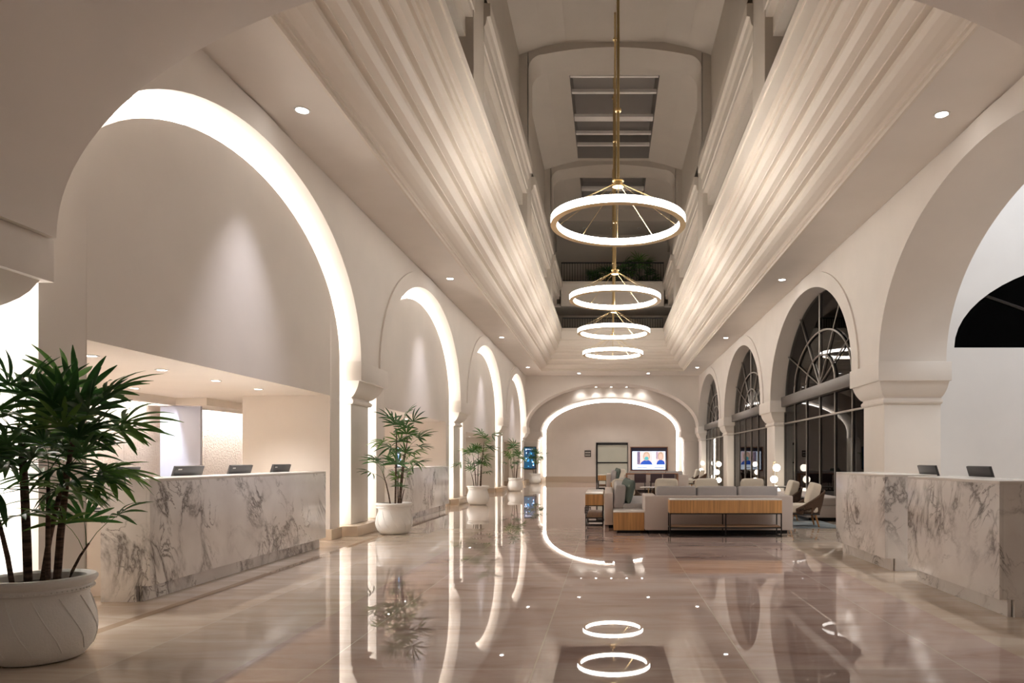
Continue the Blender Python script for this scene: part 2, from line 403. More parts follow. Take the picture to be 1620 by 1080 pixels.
# cove strips: a continuous diffuser on the back wall in the gap around every panel
for i, c in enumerate(ARC):
    t = thing('cove_light_strip', 'white light strip glowing around the edge of the %s infill panel of the left arcade' % ['nearest', 'second', 'third', 'farthest'][i], 'light strip', (XLB, c, 0), 0, 'cove lights around the left arches')
    mb = MB(); n = 48; path = []
    a0, a1, r0, r1 = HW-.21, HW-.05, RISE-.19, RISE-.05
    inn = [(-a0, .18)]+[(-a0*math.cos(PI*k/n), ZS+r0*math.sin(PI*k/n)) for k in range(n+1)]+[(a0, .18)]
    out = [(-a1, .18)]+[(-a1*math.cos(PI*k/n), ZS+r1*math.sin(PI*k/n)) for k in range(n+1)]+[(a1, .18)]
    rings = [[(0, p[0], p[1]), (.02, p[0], p[1]), (.02, q[0], q[1]), (0, q[0], q[1])] for p, q in zip(inn, out)]
    mb.loft(rings).build('diffuser', LEDM, t)

# ------------------------------------------------------------------ pillars
def rect(x0, x1, y0, y1, z): return [(x0, y0, z), (x1, y0, z), (x1, y1, z), (x0, y1, z)]
def pillar(label, sh, li, loc, group, plinth=None, zb=(2.18, 2.547, 2.86), m=WALL, base=True):
    """sh, li: (x0,x1,y0,y1) of shaft and lintel, in world; loc = base"""
    t = thing('pillar', label, 'pillar', loc, 0, group); ox, oy = loc[0], loc[1]
    def R(u, z, g=0): 
        return rect(*[sh[k]+(li[k]-sh[k])*u-(ox if k < 2 else oy) for k in range(4)], z)
    mb = MB(); mb.loft([R(0, 0), R(0, zb[0]+.01)]).build('shaft', m, t, bevel=.004)
    z0, z1, z2 = zb; h = z1-z0
    mb = MB(); prof = [(0, z0), (.12, z0+.005), (.2, z0+.03), (.2, z0+.06), (.12, z0+.085), (.06, z0+.09), (.07, z0+.115), (.2, z0+.13), (.36, z0+.17), (.52, z0+.22), (.66, z0+.28), (.76, z1-.02), (.8, z1)]
    mb.loft([R(u, z) for u, z in prof]); mb.build('corbel', m, t, smooth=True, angle=.5)
    MB().loft([R(1, z1), R(1, z2)]).build('impost_block', m, t, bevel=.005)
    if base:
        p = plinth or (sh[0]-.1, sh[1]+.1, sh[2]-.1, sh[3]+.1)
        MB().box(p[0]-ox, p[1]-ox, p[2]-oy, p[3]-oy, 0, .17).build('plinth', BASE, t, bevel=.006)
    return t
nm = ['nearest', 'second', 'third', 'fourth']
for i, y in enumerate(PIER):
    sy = y-.06
    pillar('cream pillar of the left arcade, %s one from the foreground, with curved corbel' % nm[i], (XLB, -4.30, sy-.42, sy+.42), (XLB, -4.05, y-.70, y+.70), (-4.4, y, 0), 'pillars of the left arcade', (XLB, -4.08, y-.80, y+.55))
for i, y in enumerate(PIER):
    pillar('cream pillar of the right arcade, %s one from the foreground, with curved corbel' % nm[i], (4.60, 5.54, y-.48, y+.48), (4.42, 5.62, y-.70, y+.70), (5.0, y, 0), 'pillars of the right arcade')
pillar('cream end pillar at the far left arch', (XLB, -4.30, YE+.1, YE+.9), (XLB, -4.05, YE-.02, 36.5), (-4.4, YE+.5, 0), 'end pillars')
pillar('cream end pillar at the far right arch beside the last window', (4.60, 5.54, YE+.1, YE+1.1), (4.42, 5.6, YE-.02, 36.5), (5.0, YE+.5, 0), 'end pillars')

# ------------------------------------------------------------------ ceiling and coffer cornice
CX0, CX1, CY0, CY1 = -3.15, 3.50, 6.0, 33.3
e = .02; b = MB(); b.box(XLB, CX0-e, YN, YE, ZC, ZC+.12); b.box(CX1+e, XRB, YN, YE, ZC, ZC+.12); b.box(CX0-e, CX1+e, YN, CY0-e, ZC, ZC+.12); b.box(CX0-e, CX1+e, CY1+e, YE, ZC, ZC+.12)
struct(b.build('ceiling', WALL))
b = MB(); b.box(XLB-.2, XRB+.2, -8, YN, ZC, ZC+.12); struct(b.build('ceiling_rear', WALL))
PROF = [(-.04, 4.125), (0, 4.125), (0, 4.175), (.03, 4.185), (.02, 4.225), (.055, 4.25), (.10, 4.262), (.18, 4.295), (.25, 4.345), (.29, 4.40), (.265, 4.425), (.265, 4.50), (.35, 4.50), (.35, 4.525), (.44, 4.56), (.50, 4.64), (.475, 4.665), (.475, 4.765), (.55, 4.765), (.55, 4.79), (.63, 4.82), (.69, 4.89), (.665, 4.915), (.665, 4.99), (.74, 4.99), (.74, 5.02), (.82, 5.06), (.86, 5.14), (.84, 5.16), (.84, 5.22), (.89, 5.22), (.89, 5.34), (.93, 5.34), (.93, 5.42), (1.0, 5.43), (1.0, 5.80), (1.03, 5.80), (1.03, 5.95), (.62, 5.95), (.62, 5.80)]
rings = [[(CX0+s, CY0+s, z+CAMZ), (CX1-s, CY0+s, z+CAMZ), (CX1-s, CY1-s, z+CAMZ), (CX0+s, CY1-s, z+CAMZ)] for s, z in PROF]
struct(MB().loft(rings, cap=False).build('trim_10', TRIM))

# ------------------------------------------------------------------ upper atrium
HO = 2.35
def sx(h, s): return X0+s*h
def bxs(mb, s, h0, h1, y0, y1, z0, z1): mb.box(min(sx(h0, s), sx(h1, s)), max(sx(h0, s), sx(h1, s)), y0, y1, z0, z1)
UP = [4.495, 12.345, 20.195, 28.045, 35.9]
for s, nme in ((-1, 'left'), (1, 'right')):
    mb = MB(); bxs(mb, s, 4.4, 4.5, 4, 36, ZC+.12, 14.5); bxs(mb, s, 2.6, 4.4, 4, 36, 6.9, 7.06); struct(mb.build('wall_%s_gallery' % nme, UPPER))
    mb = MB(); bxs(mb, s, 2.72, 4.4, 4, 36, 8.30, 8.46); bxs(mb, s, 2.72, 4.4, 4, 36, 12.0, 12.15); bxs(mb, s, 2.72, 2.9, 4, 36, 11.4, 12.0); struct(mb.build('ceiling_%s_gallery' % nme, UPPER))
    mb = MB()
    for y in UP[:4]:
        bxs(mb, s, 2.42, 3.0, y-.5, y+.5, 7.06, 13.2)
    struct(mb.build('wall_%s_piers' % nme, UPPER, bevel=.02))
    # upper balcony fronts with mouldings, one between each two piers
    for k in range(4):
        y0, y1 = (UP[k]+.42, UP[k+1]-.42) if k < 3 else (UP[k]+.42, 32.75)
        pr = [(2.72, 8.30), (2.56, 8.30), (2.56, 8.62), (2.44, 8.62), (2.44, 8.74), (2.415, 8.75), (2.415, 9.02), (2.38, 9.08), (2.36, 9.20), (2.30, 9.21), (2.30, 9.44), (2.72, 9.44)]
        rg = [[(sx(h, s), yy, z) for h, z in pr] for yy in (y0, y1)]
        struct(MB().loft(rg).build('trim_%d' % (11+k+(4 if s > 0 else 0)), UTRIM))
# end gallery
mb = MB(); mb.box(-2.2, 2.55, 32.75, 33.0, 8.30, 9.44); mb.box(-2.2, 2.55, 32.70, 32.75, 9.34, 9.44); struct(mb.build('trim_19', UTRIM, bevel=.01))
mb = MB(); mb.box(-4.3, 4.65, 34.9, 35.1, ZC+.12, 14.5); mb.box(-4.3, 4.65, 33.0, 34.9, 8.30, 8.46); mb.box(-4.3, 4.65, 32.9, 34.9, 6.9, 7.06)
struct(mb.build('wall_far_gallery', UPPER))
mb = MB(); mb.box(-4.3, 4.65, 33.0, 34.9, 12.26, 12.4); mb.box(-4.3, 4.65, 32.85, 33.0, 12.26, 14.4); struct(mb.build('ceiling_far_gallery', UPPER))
# vault between ribs, with the skylight wells cut into its crown
def vprof(a, zc, drop, n=14):
    # rounded shoulder, then a gently arched crown; drop = height of the shoulder below the crown
    R_ = .42; P = []
    for i in range(9):
        t = PI/2*i/8; P.append((a-R_+R_*math.cos(t), zc-drop+R_*math.sin(t)))
    zt = zc-drop+R_
    for i in range(1, 11):
        h = (a-R_)*(1-i/10); P.append((h, zt+(zc-zt)*(1-(h/(a-R_))**2)))
    return P
VA, VZ, VD = 2.66, 12.80, .62
def vault(mb, y0, y1, hole=None):
    P = [(VA, 12.45), (2.0, 12.66), (1.36, VZ)]
    P = [(VA, 10.6)]+P
    for s in (-1, 1):
        for (h0, z0), (h1, z1) in zip(P[:-1], P[1:]):
            mb.quad((sx(h0, s), y0, z0), (sx(h1, s), y0, z1), (sx(h1, s), y1, z1), (sx(h0, s), y1, z0))
    a, c = sx(1.36, -1), sx(1.36, 1)
    if hole:
        mb.quad((a, y0, VZ), (c, y0, VZ), (c, hole[0], VZ), (a, hole[0], VZ)); mb.quad((a, hole[1], VZ), (c, hole[1], VZ), (c, y1, VZ), (a, y1, VZ))
    else: mb.quad((a, y0, VZ), (c, y0, VZ), (c, y1, VZ), (a, y1, VZ))
holes = [None, None, (21.4, 27.3), (29.2, 32.3)]
mb = MB()
for k in range(4): 
    y0 = UP[k]; y1 = UP[k+1] if k < 3 else 33.0
    if k == 0: vault(mb, 4.0, y1)
    elif holes[k]: vault(mb, y0, y1, holes[k])
    else: vault(mb, y0, y1)
mb.quad((sx(VA,-1),4,ZC),(sx(VA,1),4,ZC),(sx(VA,1),4,14),(sx(VA,-1),4,14))
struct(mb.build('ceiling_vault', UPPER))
def rib(name, yc):
    mb = MB(); n = 20
    P = vprof(2.40, 12.66, .62, n); full = [(X0-h, z) for h, z in [(2.40, 10.0)]+P]+[(X0+h, z) for h, z in ([(2.40, 10.0)]+P)[::-1][1:]]
    for (p0, z0), (p1, z1) in zip(full[:-1], full[1:]):
        for y in (yc-.51, yc+.51):
            if abs(p0-p1) > 1e-4: mb.quad((p0, y, z0), (p1, y, z1), (p1, y, 13.1), (p0, y, 13.1))
        mb.quad((p0, yc-.51, z0), (p1, yc-.51, z1), (p1, yc+.51, z1), (p0, yc+.51, z0))
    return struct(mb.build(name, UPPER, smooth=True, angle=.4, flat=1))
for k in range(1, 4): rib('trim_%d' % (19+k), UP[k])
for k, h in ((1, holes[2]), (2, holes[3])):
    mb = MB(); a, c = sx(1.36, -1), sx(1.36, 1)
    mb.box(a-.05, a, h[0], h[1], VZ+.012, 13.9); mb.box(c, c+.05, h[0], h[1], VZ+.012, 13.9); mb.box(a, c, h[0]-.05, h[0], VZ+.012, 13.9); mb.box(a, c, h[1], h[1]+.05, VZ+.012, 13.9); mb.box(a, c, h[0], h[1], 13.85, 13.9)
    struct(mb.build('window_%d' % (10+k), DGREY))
    mb = MB()
    for yy, wd in ([(21.9, .1), (22.85, .12), (24.5, .34), (25.75, .12), (26.7, .12)] if k == 1 else [(29.6, .12), (31.0, .3)]):
        mb.box(a, c, yy, yy+wd, 13.05, 13.15)
    struct(mb.build('trim_%d' % (22+k), WALL))
# railings at the far end galleries
def railing(label, y, x0, x1, z0, z1, sp):
    t = thing('balcony_railing', label, 'railing', ((x0+x1)/2, y, z0), 0, 'railings of the end galleries'); hw = (x1-x0)/2; h = z1-z0
    MB().box(-hw, hw, -.03, .03, h-.05, h).build('top_rail', BLACKM, t); MB().box(-hw, hw, -.02, .02, .06, .09).build('bottom_rail', BLACKM, t)
    n = int((x1-x0)/sp); me = None
    for i in range(n+1):
        x = -hw+.02+i*(2*hw-.04)/n
        if me is None: me = MB().box(-.011, .011, -.011, .011, 0, h-.05).build('baluster', BLACKM, t); me.location.x = x
        else:
            c = me.copy(); C.objects.link(c); c.parent = t; c.location.x = x
railing('black metal railing of the lower end gallery above the cornice', 32.6, -2.14, 2.49, 7.21, 7.74, .115)
railing('black metal railing of the upper end gallery in front of the dark palms', 32.9, -2.2, 2.55, 9.44, 10.36, .125)

# ------------------------------------------------------------------ right windows
def gwindow(i, c):
    x = 4.85; o = struct(MB().box(x, x+.012, c-HW-.02, c+HW+.02, 0, ZC-.1).build('window_%d' % i, GLASS))
    fr = MB(); fr.box(x-.04, x, c-HW, c+HW, 2.21, 2.25)         # mid rail
    fr.box(x-.06, x+.1, c-HW, c+HW, 0, .1)
    for k in range(7):
        y = c-HW+k*2*HW/6; wd = .016
        fr.box(x-.03, x+.0, y-wd, y+wd, 0, 2.70)
    f = fr.build('window_frame', STEEL, o)
    fn = MB()
    for k in range(7):
        y = c-HW+k*2*HW/6; fn.box(x+.03, x+.42, y-.05, y+.05, 0, 2.70)
    for d in (30, 60, 90, 120, 150):
        t = math.radians(d); p0 = (c, 2.95); p1 = (c+HW*1.0*math.cos(t), 2.95+2.11*math.sin(t)); fn.add([(x+xx, p[0]+dy, p[1]) for p in (p0, p1) for xx in (.03, .4) for dy in (-.03, .03)], [(0, 1, 3, 2), (4, 6, 7, 5), (0, 4, 5, 1), (2, 3, 7, 6), (0, 2, 6, 4), (1, 5, 7, 3)])
    for (a, r) in ((1.12, .68), (2.2, 1.22)):
        n = 24; fn.loft([[(x+.03, c+a*math.cos(PI*k/n), 2.95+r*math.sin(PI*k/n)), (x+.4, c+a*math.cos(PI*k/n), 2.95+r*math.sin(PI*k/n)), (x+.4, c+(a+.05)*math.cos(PI*k/n), 2.95+(r+.04)*math.sin(PI*k/n)), (x+.03, c+(a+.05)*math.cos(PI*k/n), 2.95+(r+.04)*math.sin(PI*k/n))] for k in range(n+1)])
    fn.build('outer_fins', FIN, o)
    MB().box(x-.12, x+.1, c-HW+.002, c+HW-.002, 2.69, 2.95).build('transom_beam', BEAM, o, bevel=.008)
    fl = MB()
    for d in (30, 60, 90, 120, 150):
        t = math.radians(d); p1 = (c+HW*.995*math.cos(t), 2.95+(RISE-.10)*math.sin(t))
        fl.tube([(x-.03, c, 2.95), (x-.03, *p1)], .014, 6)
    for (a, r) in ((1.12, .68), (2.2, 1.22)):
        fl.tube([(x-.03, c+a*math.cos(PI*k/24), 2.95+r*math.sin(PI*k/24)) for k in range(25)], .022, 6)
    fl.build('fanlight_bars', STEEL, o)
for i in (1, 2, 3): gwindow(i, ARC[i])
# window beyond the last arch
o = struct(MB().box(5.0, 5.012, 36.5, 43, 0, 4.6).build('window_4', GLASS)); f = MB()
for k in range(9): f.box(4.95, 5.03, 36.6+k*.75, 36.65+k*.75, 0, 4.4)
f.box(4.94, 5.03, 36.5, 43, 2.2, 2.26); f.box(4.9, 5.03, 36.5, 43, 2.69, 2.92); f.build('window_frame', STEEL, o)
b = MB(); b.box(9.5, 9.6, 12.6, 45, -.1, 8); struct(b.build('wall_outside_night', FIN))
# right aisle seen through the near right arch: cool white cross wall with a lunette
AY = 12.35; lx, lz, la, lb = 9.25, 3.195, 3.25, 1.62
mb = MB(); n = 30
def az(x): return lz+lb*math.sqrt(max(0, 1-((x-lx)/la)**2))
xs = [XRB-.02]+[lx-la+2*la*(1-math.cos(PI*k/n))/2 for k in range(n+1)]
for a_, c_ in zip(xs[:-1], xs[1:]):
    if a_ < lx-la-1e-6: mb.quad((a_, AY, 0), (c_, AY, 0), (c_, AY, 8), (a_, AY, 8)); continue
    mb.quad((a_, AY, 0), (c_, AY, 0), (c_, AY, lz), (a_, AY, lz)); mb.quad((a_, AY, az(a_)), (c_, AY, az(c_)), (c_, AY, 8), (a_, AY, 8))
    mb.quad((a_, AY, az(a_)), (c_, AY, az(c_)), (c_, AY+.25, az(c_)), (a_, AY+.25, az(a_)))
mb.quad((xs[1], AY, lz), (xs[-1], AY, lz), (xs[-1], AY+.25, lz), (xs[1], AY+.25, lz))
struct(mb.build('wall_aisle_end', COOLW))
o = struct(MB().box(lx-la-.1, lx+la+.1, AY+.14, AY+.15, lz-.05, lz+lb+.1).build('window_5', GLASS))
f = MB()
for d in (35, 65, 90, 115, 145): t = math.radians(d); f.tube([(lx, AY+.12, lz), (lx-la*math.cos(t), AY+.12, lz+lb*math.sin(t))], .03, 6)
f.build('fanlight_bars', FIN, o)
b = MB(); b.box(12.0, 12.1, 3, 20, 0, 8); b.box(XRB-.05, 12, 3.0, 3.1, 0, 8); struct(b.build('wall_aisle_side', COOLW))
b = MB(); b.box(XRB-.03, 12, 3, AY+.25, 8, 8.1); struct(b.build('ceiling_aisle', COOLW))
b = MB(); b.box(XRB-.06, XRB, 3.84, AY, ZC, 8.0); struct(b.build('wall_aisle_upper', COOLW))
b = MB(); b.box(-10.0, 12, 46, 46.1, 0, 8); struct(b.build('wall_outside_end', FIN))

# ------------------------------------------------------------------ office behind the left desks
b = MB(); b.box(-7.0, XLB-.1, 4.4, 19.1, 2.25, 2.40); b.box(-7.12, -7.0, 4.4, 19.1, 2.13, 2.40); struct(b.build('ceiling_office', WALL))
b = MB(); b.box(-7.9, -7.5, 4.4, 19.1, 0, 3.4); struct(b.build('wall_office', STONE))
b = MB(); b.box(-7.9, XLB-.1, 4.3, 4.4, 0, 3.4); b.box(-7.9, XLB-.1, 18.95, 19.1, 0, 3.4); b.box(-5.70, XLB-.1, 11.07, 11.2, 0, 2.25); b.box(-7.9, -6.9, 4.3, 19.1, 3.4, 3.5); b.box(-7.12, -7.0, 4.4, 19.1, 2.4, 3.4)
struct(b.build('wall_office_partition', WALL))
b = MB(); b.box(-7.38, -6.72, 11.7, 11.76, 0, 2.13); struct(b.build('wall_office_column', SLAB))
b = MB(); b.box(-7.45, -6.5, 11.5, 12.6, 2.13, 2.26); struct(b.build('trim_26', WALL))
b = MB(); b.box(-6.1, XLB-.1, 19.6, 19.7, 0, 3); b.box(-6.1, -6.0, 19.7, 35.1, 0, 3); b.box(-6.1, XLB-.1, 27.9, 28.1, 0, 3); b.box(-6.1, XLB-.1, 35.0, 35.1, 0, 3); struct(b.build('wall_left_recess', WALL))
b = MB(); b.box(-6.0, XLB-.1, 19.7, 35.0, 2.12, 2.2); struct(b.build('ceiling_left_recess', WALL))
b = MB(); b.box(-6.0, -5.97, 19.7, 27.9, 0, .17); b.box(-6.0, -5.97, 28.1, 35, 0, .17); b.box(-5.97, XLB-.1, 27.87, 27.9, 0, .17); b.box(-5.97, XLB-.1, 34.97, 35.0, 0, .17); struct(b.build('baseboard_recess', BASE))

# ------------------------------------------------------------------ far vestibule with the lit end arch
b = MB(); b.box(-5.3, 5.0, 36.5, 38.35, 5.11, 5.2); b.box(-5.3, 5.0, 36.4, 36.5, 5.11, 5.5); struct(b.build('ceiling_far', WALL))
b = MB(); b.box(-5.3, -5.2, 36.5, 38.3, 0, 5.2); struct(b.build('wall_far_left', WALL))
EX, EA, EB, EZ = .12, 3.80, 1.89, 2.71
arch_wall_x('wall_far', 38.3, 39.95, EX, EA, EB, EZ, -5.3, 5.0, 5.2, WALL)
b = MB(); b.box(-5.3, 5.0, 39.95, 40.1, 0, 5.2); struct(b.build('wall_far_back', WALL))
# infill panel at the end wall
mb = MB(); n = 64; pa, pb, PY = 3.60, 1.70, 39.3; pc = .14
pts = [(pc-pa*math.cos(PI*k/n), EZ+pb*math.sin(PI*k/n)) for k in range(n+1)]
dx0, dx1, dz1 = -.70, 1.06, 2.17
for (p0, z0), (p1, z1) in zip(pts[:-1], pts[1:]):
    mb.quad((p0, PY, 0), (p1, PY, 0), (p1, PY, z1), (p0, PY, z0)); mb.quad((p0, PY, z0), (p1, PY, z1), (p1, 39.95, z1), (p0, 39.95, z0))
for x in (pc-pa, pc+pa): mb.quad((x, PY, 0), (x, PY+.65, 0), (x, PY+.65, EZ), (x, PY, EZ))
struct(mb.build('wall_far_panel', WALL, smooth=True, angle=.3, flat=1))
b = MB(); b.box(pc-pa-.02, dx0, PY-.03, PY+.3, 0, .30); b.box(dx1, pc+pa+.02, PY-.03, PY+.3, 0, .30); struct(b.build('baseboard_far', BASE))
t = thing('cove_light_strip', 'white light strip glowing around the end wall arch', 'light strip', (EX, 39.95, 0))
ri = [(EX-EA+.15, .3)]+[(EX-(EA-.15)*math.cos(PI*k/n), EZ+(EB-.14)*math.sin(PI*k/n)) for k in range(n+1)]+[(EX+EA-.15, .3)]
ro = [(EX-EA+.04, .3)]+[(EX-(EA-.04)*math.cos(PI*k/n), EZ+(EB-.04)*math.sin(PI*k/n)) for k in range(n+1)]+[(EX+EA-.04, .3)]
MB().loft([[(p[0]-EX, 0, p[1]), (p[0]-EX, -.02, p[1]), (q[0]-EX, -.02, q[1]), (q[0]-EX, 0, q[1])] for p, q in zip(ri, ro)]).build('diffuser', LEDM, t)
pillar('cream pillar left of the lit end arch, carrying the portrait screen', (-4.75, -3.86, 38.26, 39.9), (-4.78, -3.64, 38.18, 39.95), (-4.3, 39, 0), 'pillars of the end arch', zb=(2.17, 2.45, 2.73))
pillar('cream pillar right of the lit end arch beside the dark glazing', (4.1, 4.9, 38.26, 39.9), (3.88, 4.95, 38.18, 39.95), (4.5, 39, 0), 'pillars of the end arch', zb=(2.17, 2.45, 2.73))
# glazed end door
d = struct(MB().box(dx0+.06, dx1-.04, PY-.012, PY+.002, 0, dz1-.1).build('door_1', FROST))
f = MB(); f.box(dx0, dx0+.09, PY-.06, PY+.02, 0, dz1); f.box(dx1-.03, dx1, PY-.04, PY+.02, 0, dz1); f.box(dx0, dx1, PY-.06, PY+.02, dz1-.13, dz1); f.box(dx0+.09, dx1-.03, PY-.035, PY, 1.03, 1.10); f.build('door_frame', BLACKM, d)

# ------------------------------------------------------------------ downlights
def downlight(label, x, y, z, group, power=60, r=.075, ang=110, em=True, blend=.8, col=NEUT):
    t = thing('recessed_downlight', label, 'downlight', (x, y, z), 0, group)
    MB().lathe([(r+.02, 0), (r+.02, -.008), (r, -.008), (r-.01, -.002)], 24).build('trim_ring', WHITEM, t, smooth=True)
    MB().lathe([(0.001, -.006), (r, -.006), (r, -.001), (0.001, -.001)], 24).build('lens', LAMPM if em else DGREY, t)
    if power: spot('downlight_lamp', (0, 0, -.03), power, ang, col, blend, .05, t)
    return t
od = ['nearest', 'second', 'third', 'farthest']
for i, c in enumerate(ARC):
    downlight('round downlight in the left soffit above the %s arch' % od[i], -3.63, c, ZC, 'downlights of the left soffit', 190, ang=62, blend=1, col=(.93, .90, 1.0))
    downlight('round downlight in the right soffit above the %s arch' % od[i], 3.99, c+.1, ZC, 'downlights of the right soffit', 160)
for i, x in enumerate((-1.43, 1.9)): downlight('round downlight in the end soffit above the far arch, %s of the pair' % ('left', 'right')[i], x, 34.25, ZC, 'downlights of the end soffit', 240)
for i in range(4): downlight('small downlight in the low office ceiling over the first desk, %s one' % ['first', 'second', 'third', 'fourth'][i], -4.95, 6.8+1.08*i, 2.25, 'office downlights', 46, .05, 120)
downlight('small downlight deeper in the office ceiling, behind the desk row', -6.6, 9.9, 2.25, 'office downlights', 46, .05, 120)
for i in range(3): downlight('small downlight in the office ceiling over the second desk, %s one' % ['nearest', 'middle', 'farthest'][i], -5.0, 14.7+1.4*i, 2.25, 'office downlights', 46, .05, 120)
for i in range(3): downlight('recess downlight in the left alcove ceiling, %s one' % ['nearest', 'middle', 'farthest'][i], -5.3, 22.5+4.6*i, 2.12, 'alcove downlights', 26, .05, 120)
for i in range(5): downlight('small downlight washing the top of the lit end arch, number %s from the left' % ['one', 'two', 'three', 'four', 'five'][i], -1.5+.82*i, 38.0, 5.11, 'downlights before the end arch', 14, .06, 120)
for i in range(3): downlight('unlit dark downlight in the upper gallery soffit, %s one' % ['left', 'middle', 'right'][i], -1.15+1.3*i, 33.9, 12.26, 'unlit gallery downlights', 0, .07, 90, False)
for i, (x, y) in enumerate([(-2.6, .2), (2.6, .2), (-2.6, -4), (2.6, -4), (0, -2), (0, -6)]): downlight('added fill downlight in the unseen entrance hall ceiling, ' + ['front left', 'front right', 'middle left', 'middle right', 'central', 'rearmost'][i] + ' one', x, y, ZC, 'added fill lights behind the camera', 45 if i < 2 else 8, .08, 95)  # unseen lamps added behind the camera to fill the hall and foreground
# office cove washing the stone wall
t = thing('office_cove_light', 'white cove light washing the top of the textured stone wall', 'light strip', (-7.18, 11.5, 2.42))
MB().box(-.03, .03, -6.8, 6.8, 0, .02).build('diffuser', mat('office_led', (1, 1, 1), .5, emit=COOL, es=60), t)
# large soft panels of the aisle ceiling (its own lighting)
for k, (x, y) in enumerate(((7.6, 6.0), (7.6, 9.6))):
    ld = bpy.data.lights.new('aisle_panel_light', 'AREA'); ld.energy = 44; ld.shape = 'RECTANGLE'; ld.size = 1.6; ld.size_y = 1.6; ld.color = (.93, .96, 1)
    t = thing('aisle_ceiling_panel', 'square light panel in the high ceiling of the right aisle', 'ceiling light', (x, y, 7.98), 0, 'aisle light panels')
    MB().box(-.8, .8, -.8, .8, -.02, .02).build('diffuser', mat('aisle_panel', (1, 1, 1), .5, emit=(.93, .96, 1), es=1.5), t)
    lo = bpy.data.objects.new('aisle_panel_light', ld); C.objects.link(lo); lo.parent = t; lo.location = (0, 0, -.04)

# ------------------------------------------------------------------ chandeliers
def chandelier(label, y, zr=5.34, ztop=12.84):
    t = thing('ring_chandelier', label, 'chandelier', (.165, y, zr), 0, 'ring chandeliers along the atrium')
    R = 1.18; h = .135; n = 72
    def ringm(r0, r1, z0, z1): return MB().loft([[(r*math.cos(2*PI*k/n), r*math.sin(2*PI*k/n), z) for r, z in ((r0, z0), (r1, z0), (r1, z1), (r0, z1))] for k in range(n+1)], cap=False)
    ringm(R-.012, R, .012, h).build('outer_diffuser', RINGM, t, smooth=True, angle=.6)
    ringm(R-.10, R-.088, .012, h).build('inner_diffuser', RINGM, t, smooth=True, angle=.6)
    fr = ringm(R-.102, R+.003, 0, .012)
    fr.build('brass_channel', BRASS, t, smooth=True, angle=.6)
    sm = MB()
    for k in range(6):
        a = 2*PI*(k+.3)/6
        st = len(sm.v); sm.box(R-.104, R+.004, -.006, .006, .0, h+.002); sm.xf(Matrix.Rotation(a, 4, 'Z'), st)
    sm.build('joint_plates', BRASS, t)
    hz = .74
    MB().lathe([(.02, hz-.04), (.10, hz-.04), (.10, hz-.02), (.085, hz-.015), (.085, hz+.05), (.10, hz+.055), (.10, hz+.075), (.02, hz+.08)], 28, cap=True).build('hub', BRASS, t, smooth=True)
    zt = ztop-zr; MB().lathe([(.026, hz+.07), (.026, zt)], 12, cap=True).build('rod', BRASS, t, smooth=True)
    for zz in (zt*.27, zt*.55, zt*.9):
        MB().lathe([(.028, zz), (.055, zz), (.055, zz+.05), (.028, zz+.05)], 16, cap=True).build('rod_coupling', BRASS, t, smooth=True)
    MB().lathe([(.03, zt-.04), (.12, zt-.03), (.12, zt)], 20, cap=True).build('ceiling_canopy', BRASS, t, smooth=True)
    for k in range(10):
        a = 2*PI*(k+.5)/10; MB().tube([(.085*math.cos(a), .085*math.sin(a), hz), ((R-.05)*math.cos(a), (R-.05)*math.sin(a), h)], 0.0045, 5).build('suspension_cable', BRASS, t)
    return t
c1 = chandelier('glowing brass ring chandelier hanging nearest, largest of the four in the photo', 12.5)
dup(c1, (.165, 18.4, 5.34), 0, 'glowing brass ring chandelier directly beneath the nearest one in view, second of the row')
chandelier('glowing brass ring chandelier in front of the lower gallery railing, third of the row', 23.2, ztop=13.85)
dup(c1, (.165, 28.0, 5.34), 0, 'glowing brass ring chandelier farthest away, lowest and smallest of the four in the photo')

# ------------------------------------------------------------------ reception desks
def desk(label, x0, x1, y0, y1, face, group):
    """long marble counter; face = +1 faces +X, -1 faces -X"""
    t = thing('reception_desk', label, 'reception desk', ((x0+x1)/2, (y0+y1)/2, 0), 0, group); cx, cy = (x0+x1)/2, (y0+y1)/2
    hx, hy = (x1-x0)/2, (y1-y0)/2; f = face
    def B(a, b_, *r): return MB().box(min(a, b_), max(a, b_), *r)
    B(f*(hx-.03), f*hx, -hy, hy, .14, 1.06).build('front_slab', MARB, t, bevel=.003)
    B(f*(hx-.11), f*(hx-.08), -hy+.03, hy-.03, 0, .14).build('toe_kick', MARB, t)
    for s in (-1, 1): B(-f*hx, f*(hx-.0305), s*hy, s*(hy-.04), .14, 1.06).box(min(-f*hx, f*(hx-.12)), max(-f*hx, f*(hx-.12)), min(s*hy, s*(hy-.04)), max(s*hy, s*(hy-.04)), 0, .14).build('end_panel', MARB, t)
    MB().box(-hx, hx, -hy, hy, 1.06, 1.085).build('transaction_top', MTOP, t, bevel=.003)
    B(-f*hx, -f*(hx-.03), -hy+.05, hy-.05, 0, 1.055).build('inner_panel', MTOP, t)
    MB().box(min(-f*(hx+.55), -f*(hx+.002)), max(-f*(hx+.55), -f*(hx+.002)), -hy+.25, hy-.05, .74, .78).build('work_surface', MTOP, t, bevel=.003)
    for s in (-hy+.27, hy-.10): MB().box(min(-f*(hx+.53), -f*(hx+.002)), max(-f*(hx+.53), -f*(hx+.002)), s, s+.04, 0, .74).build('work_surface_leg', WALL, t)
    return t
desk('long white veined marble reception desk in the nearest left arch', -4.48, -4.045, 6.27, 10.17, 1, 'left reception desks')
desk('veined marble reception desk in the second left arch behind a potted palm', -4.48, -4.045, 14.12, 18.02, 1, 'left reception desks')
desk('shorter marble reception desk on the right nearest the camera, cut by the frame edge', 3.11, 3.70, 5.66, 7.40, -1, 'right reception desks')
desk('shorter marble reception desk on the right beside the seating area', 3.11, 3.70, 8.01, 9.73, -1, 'right reception desks')

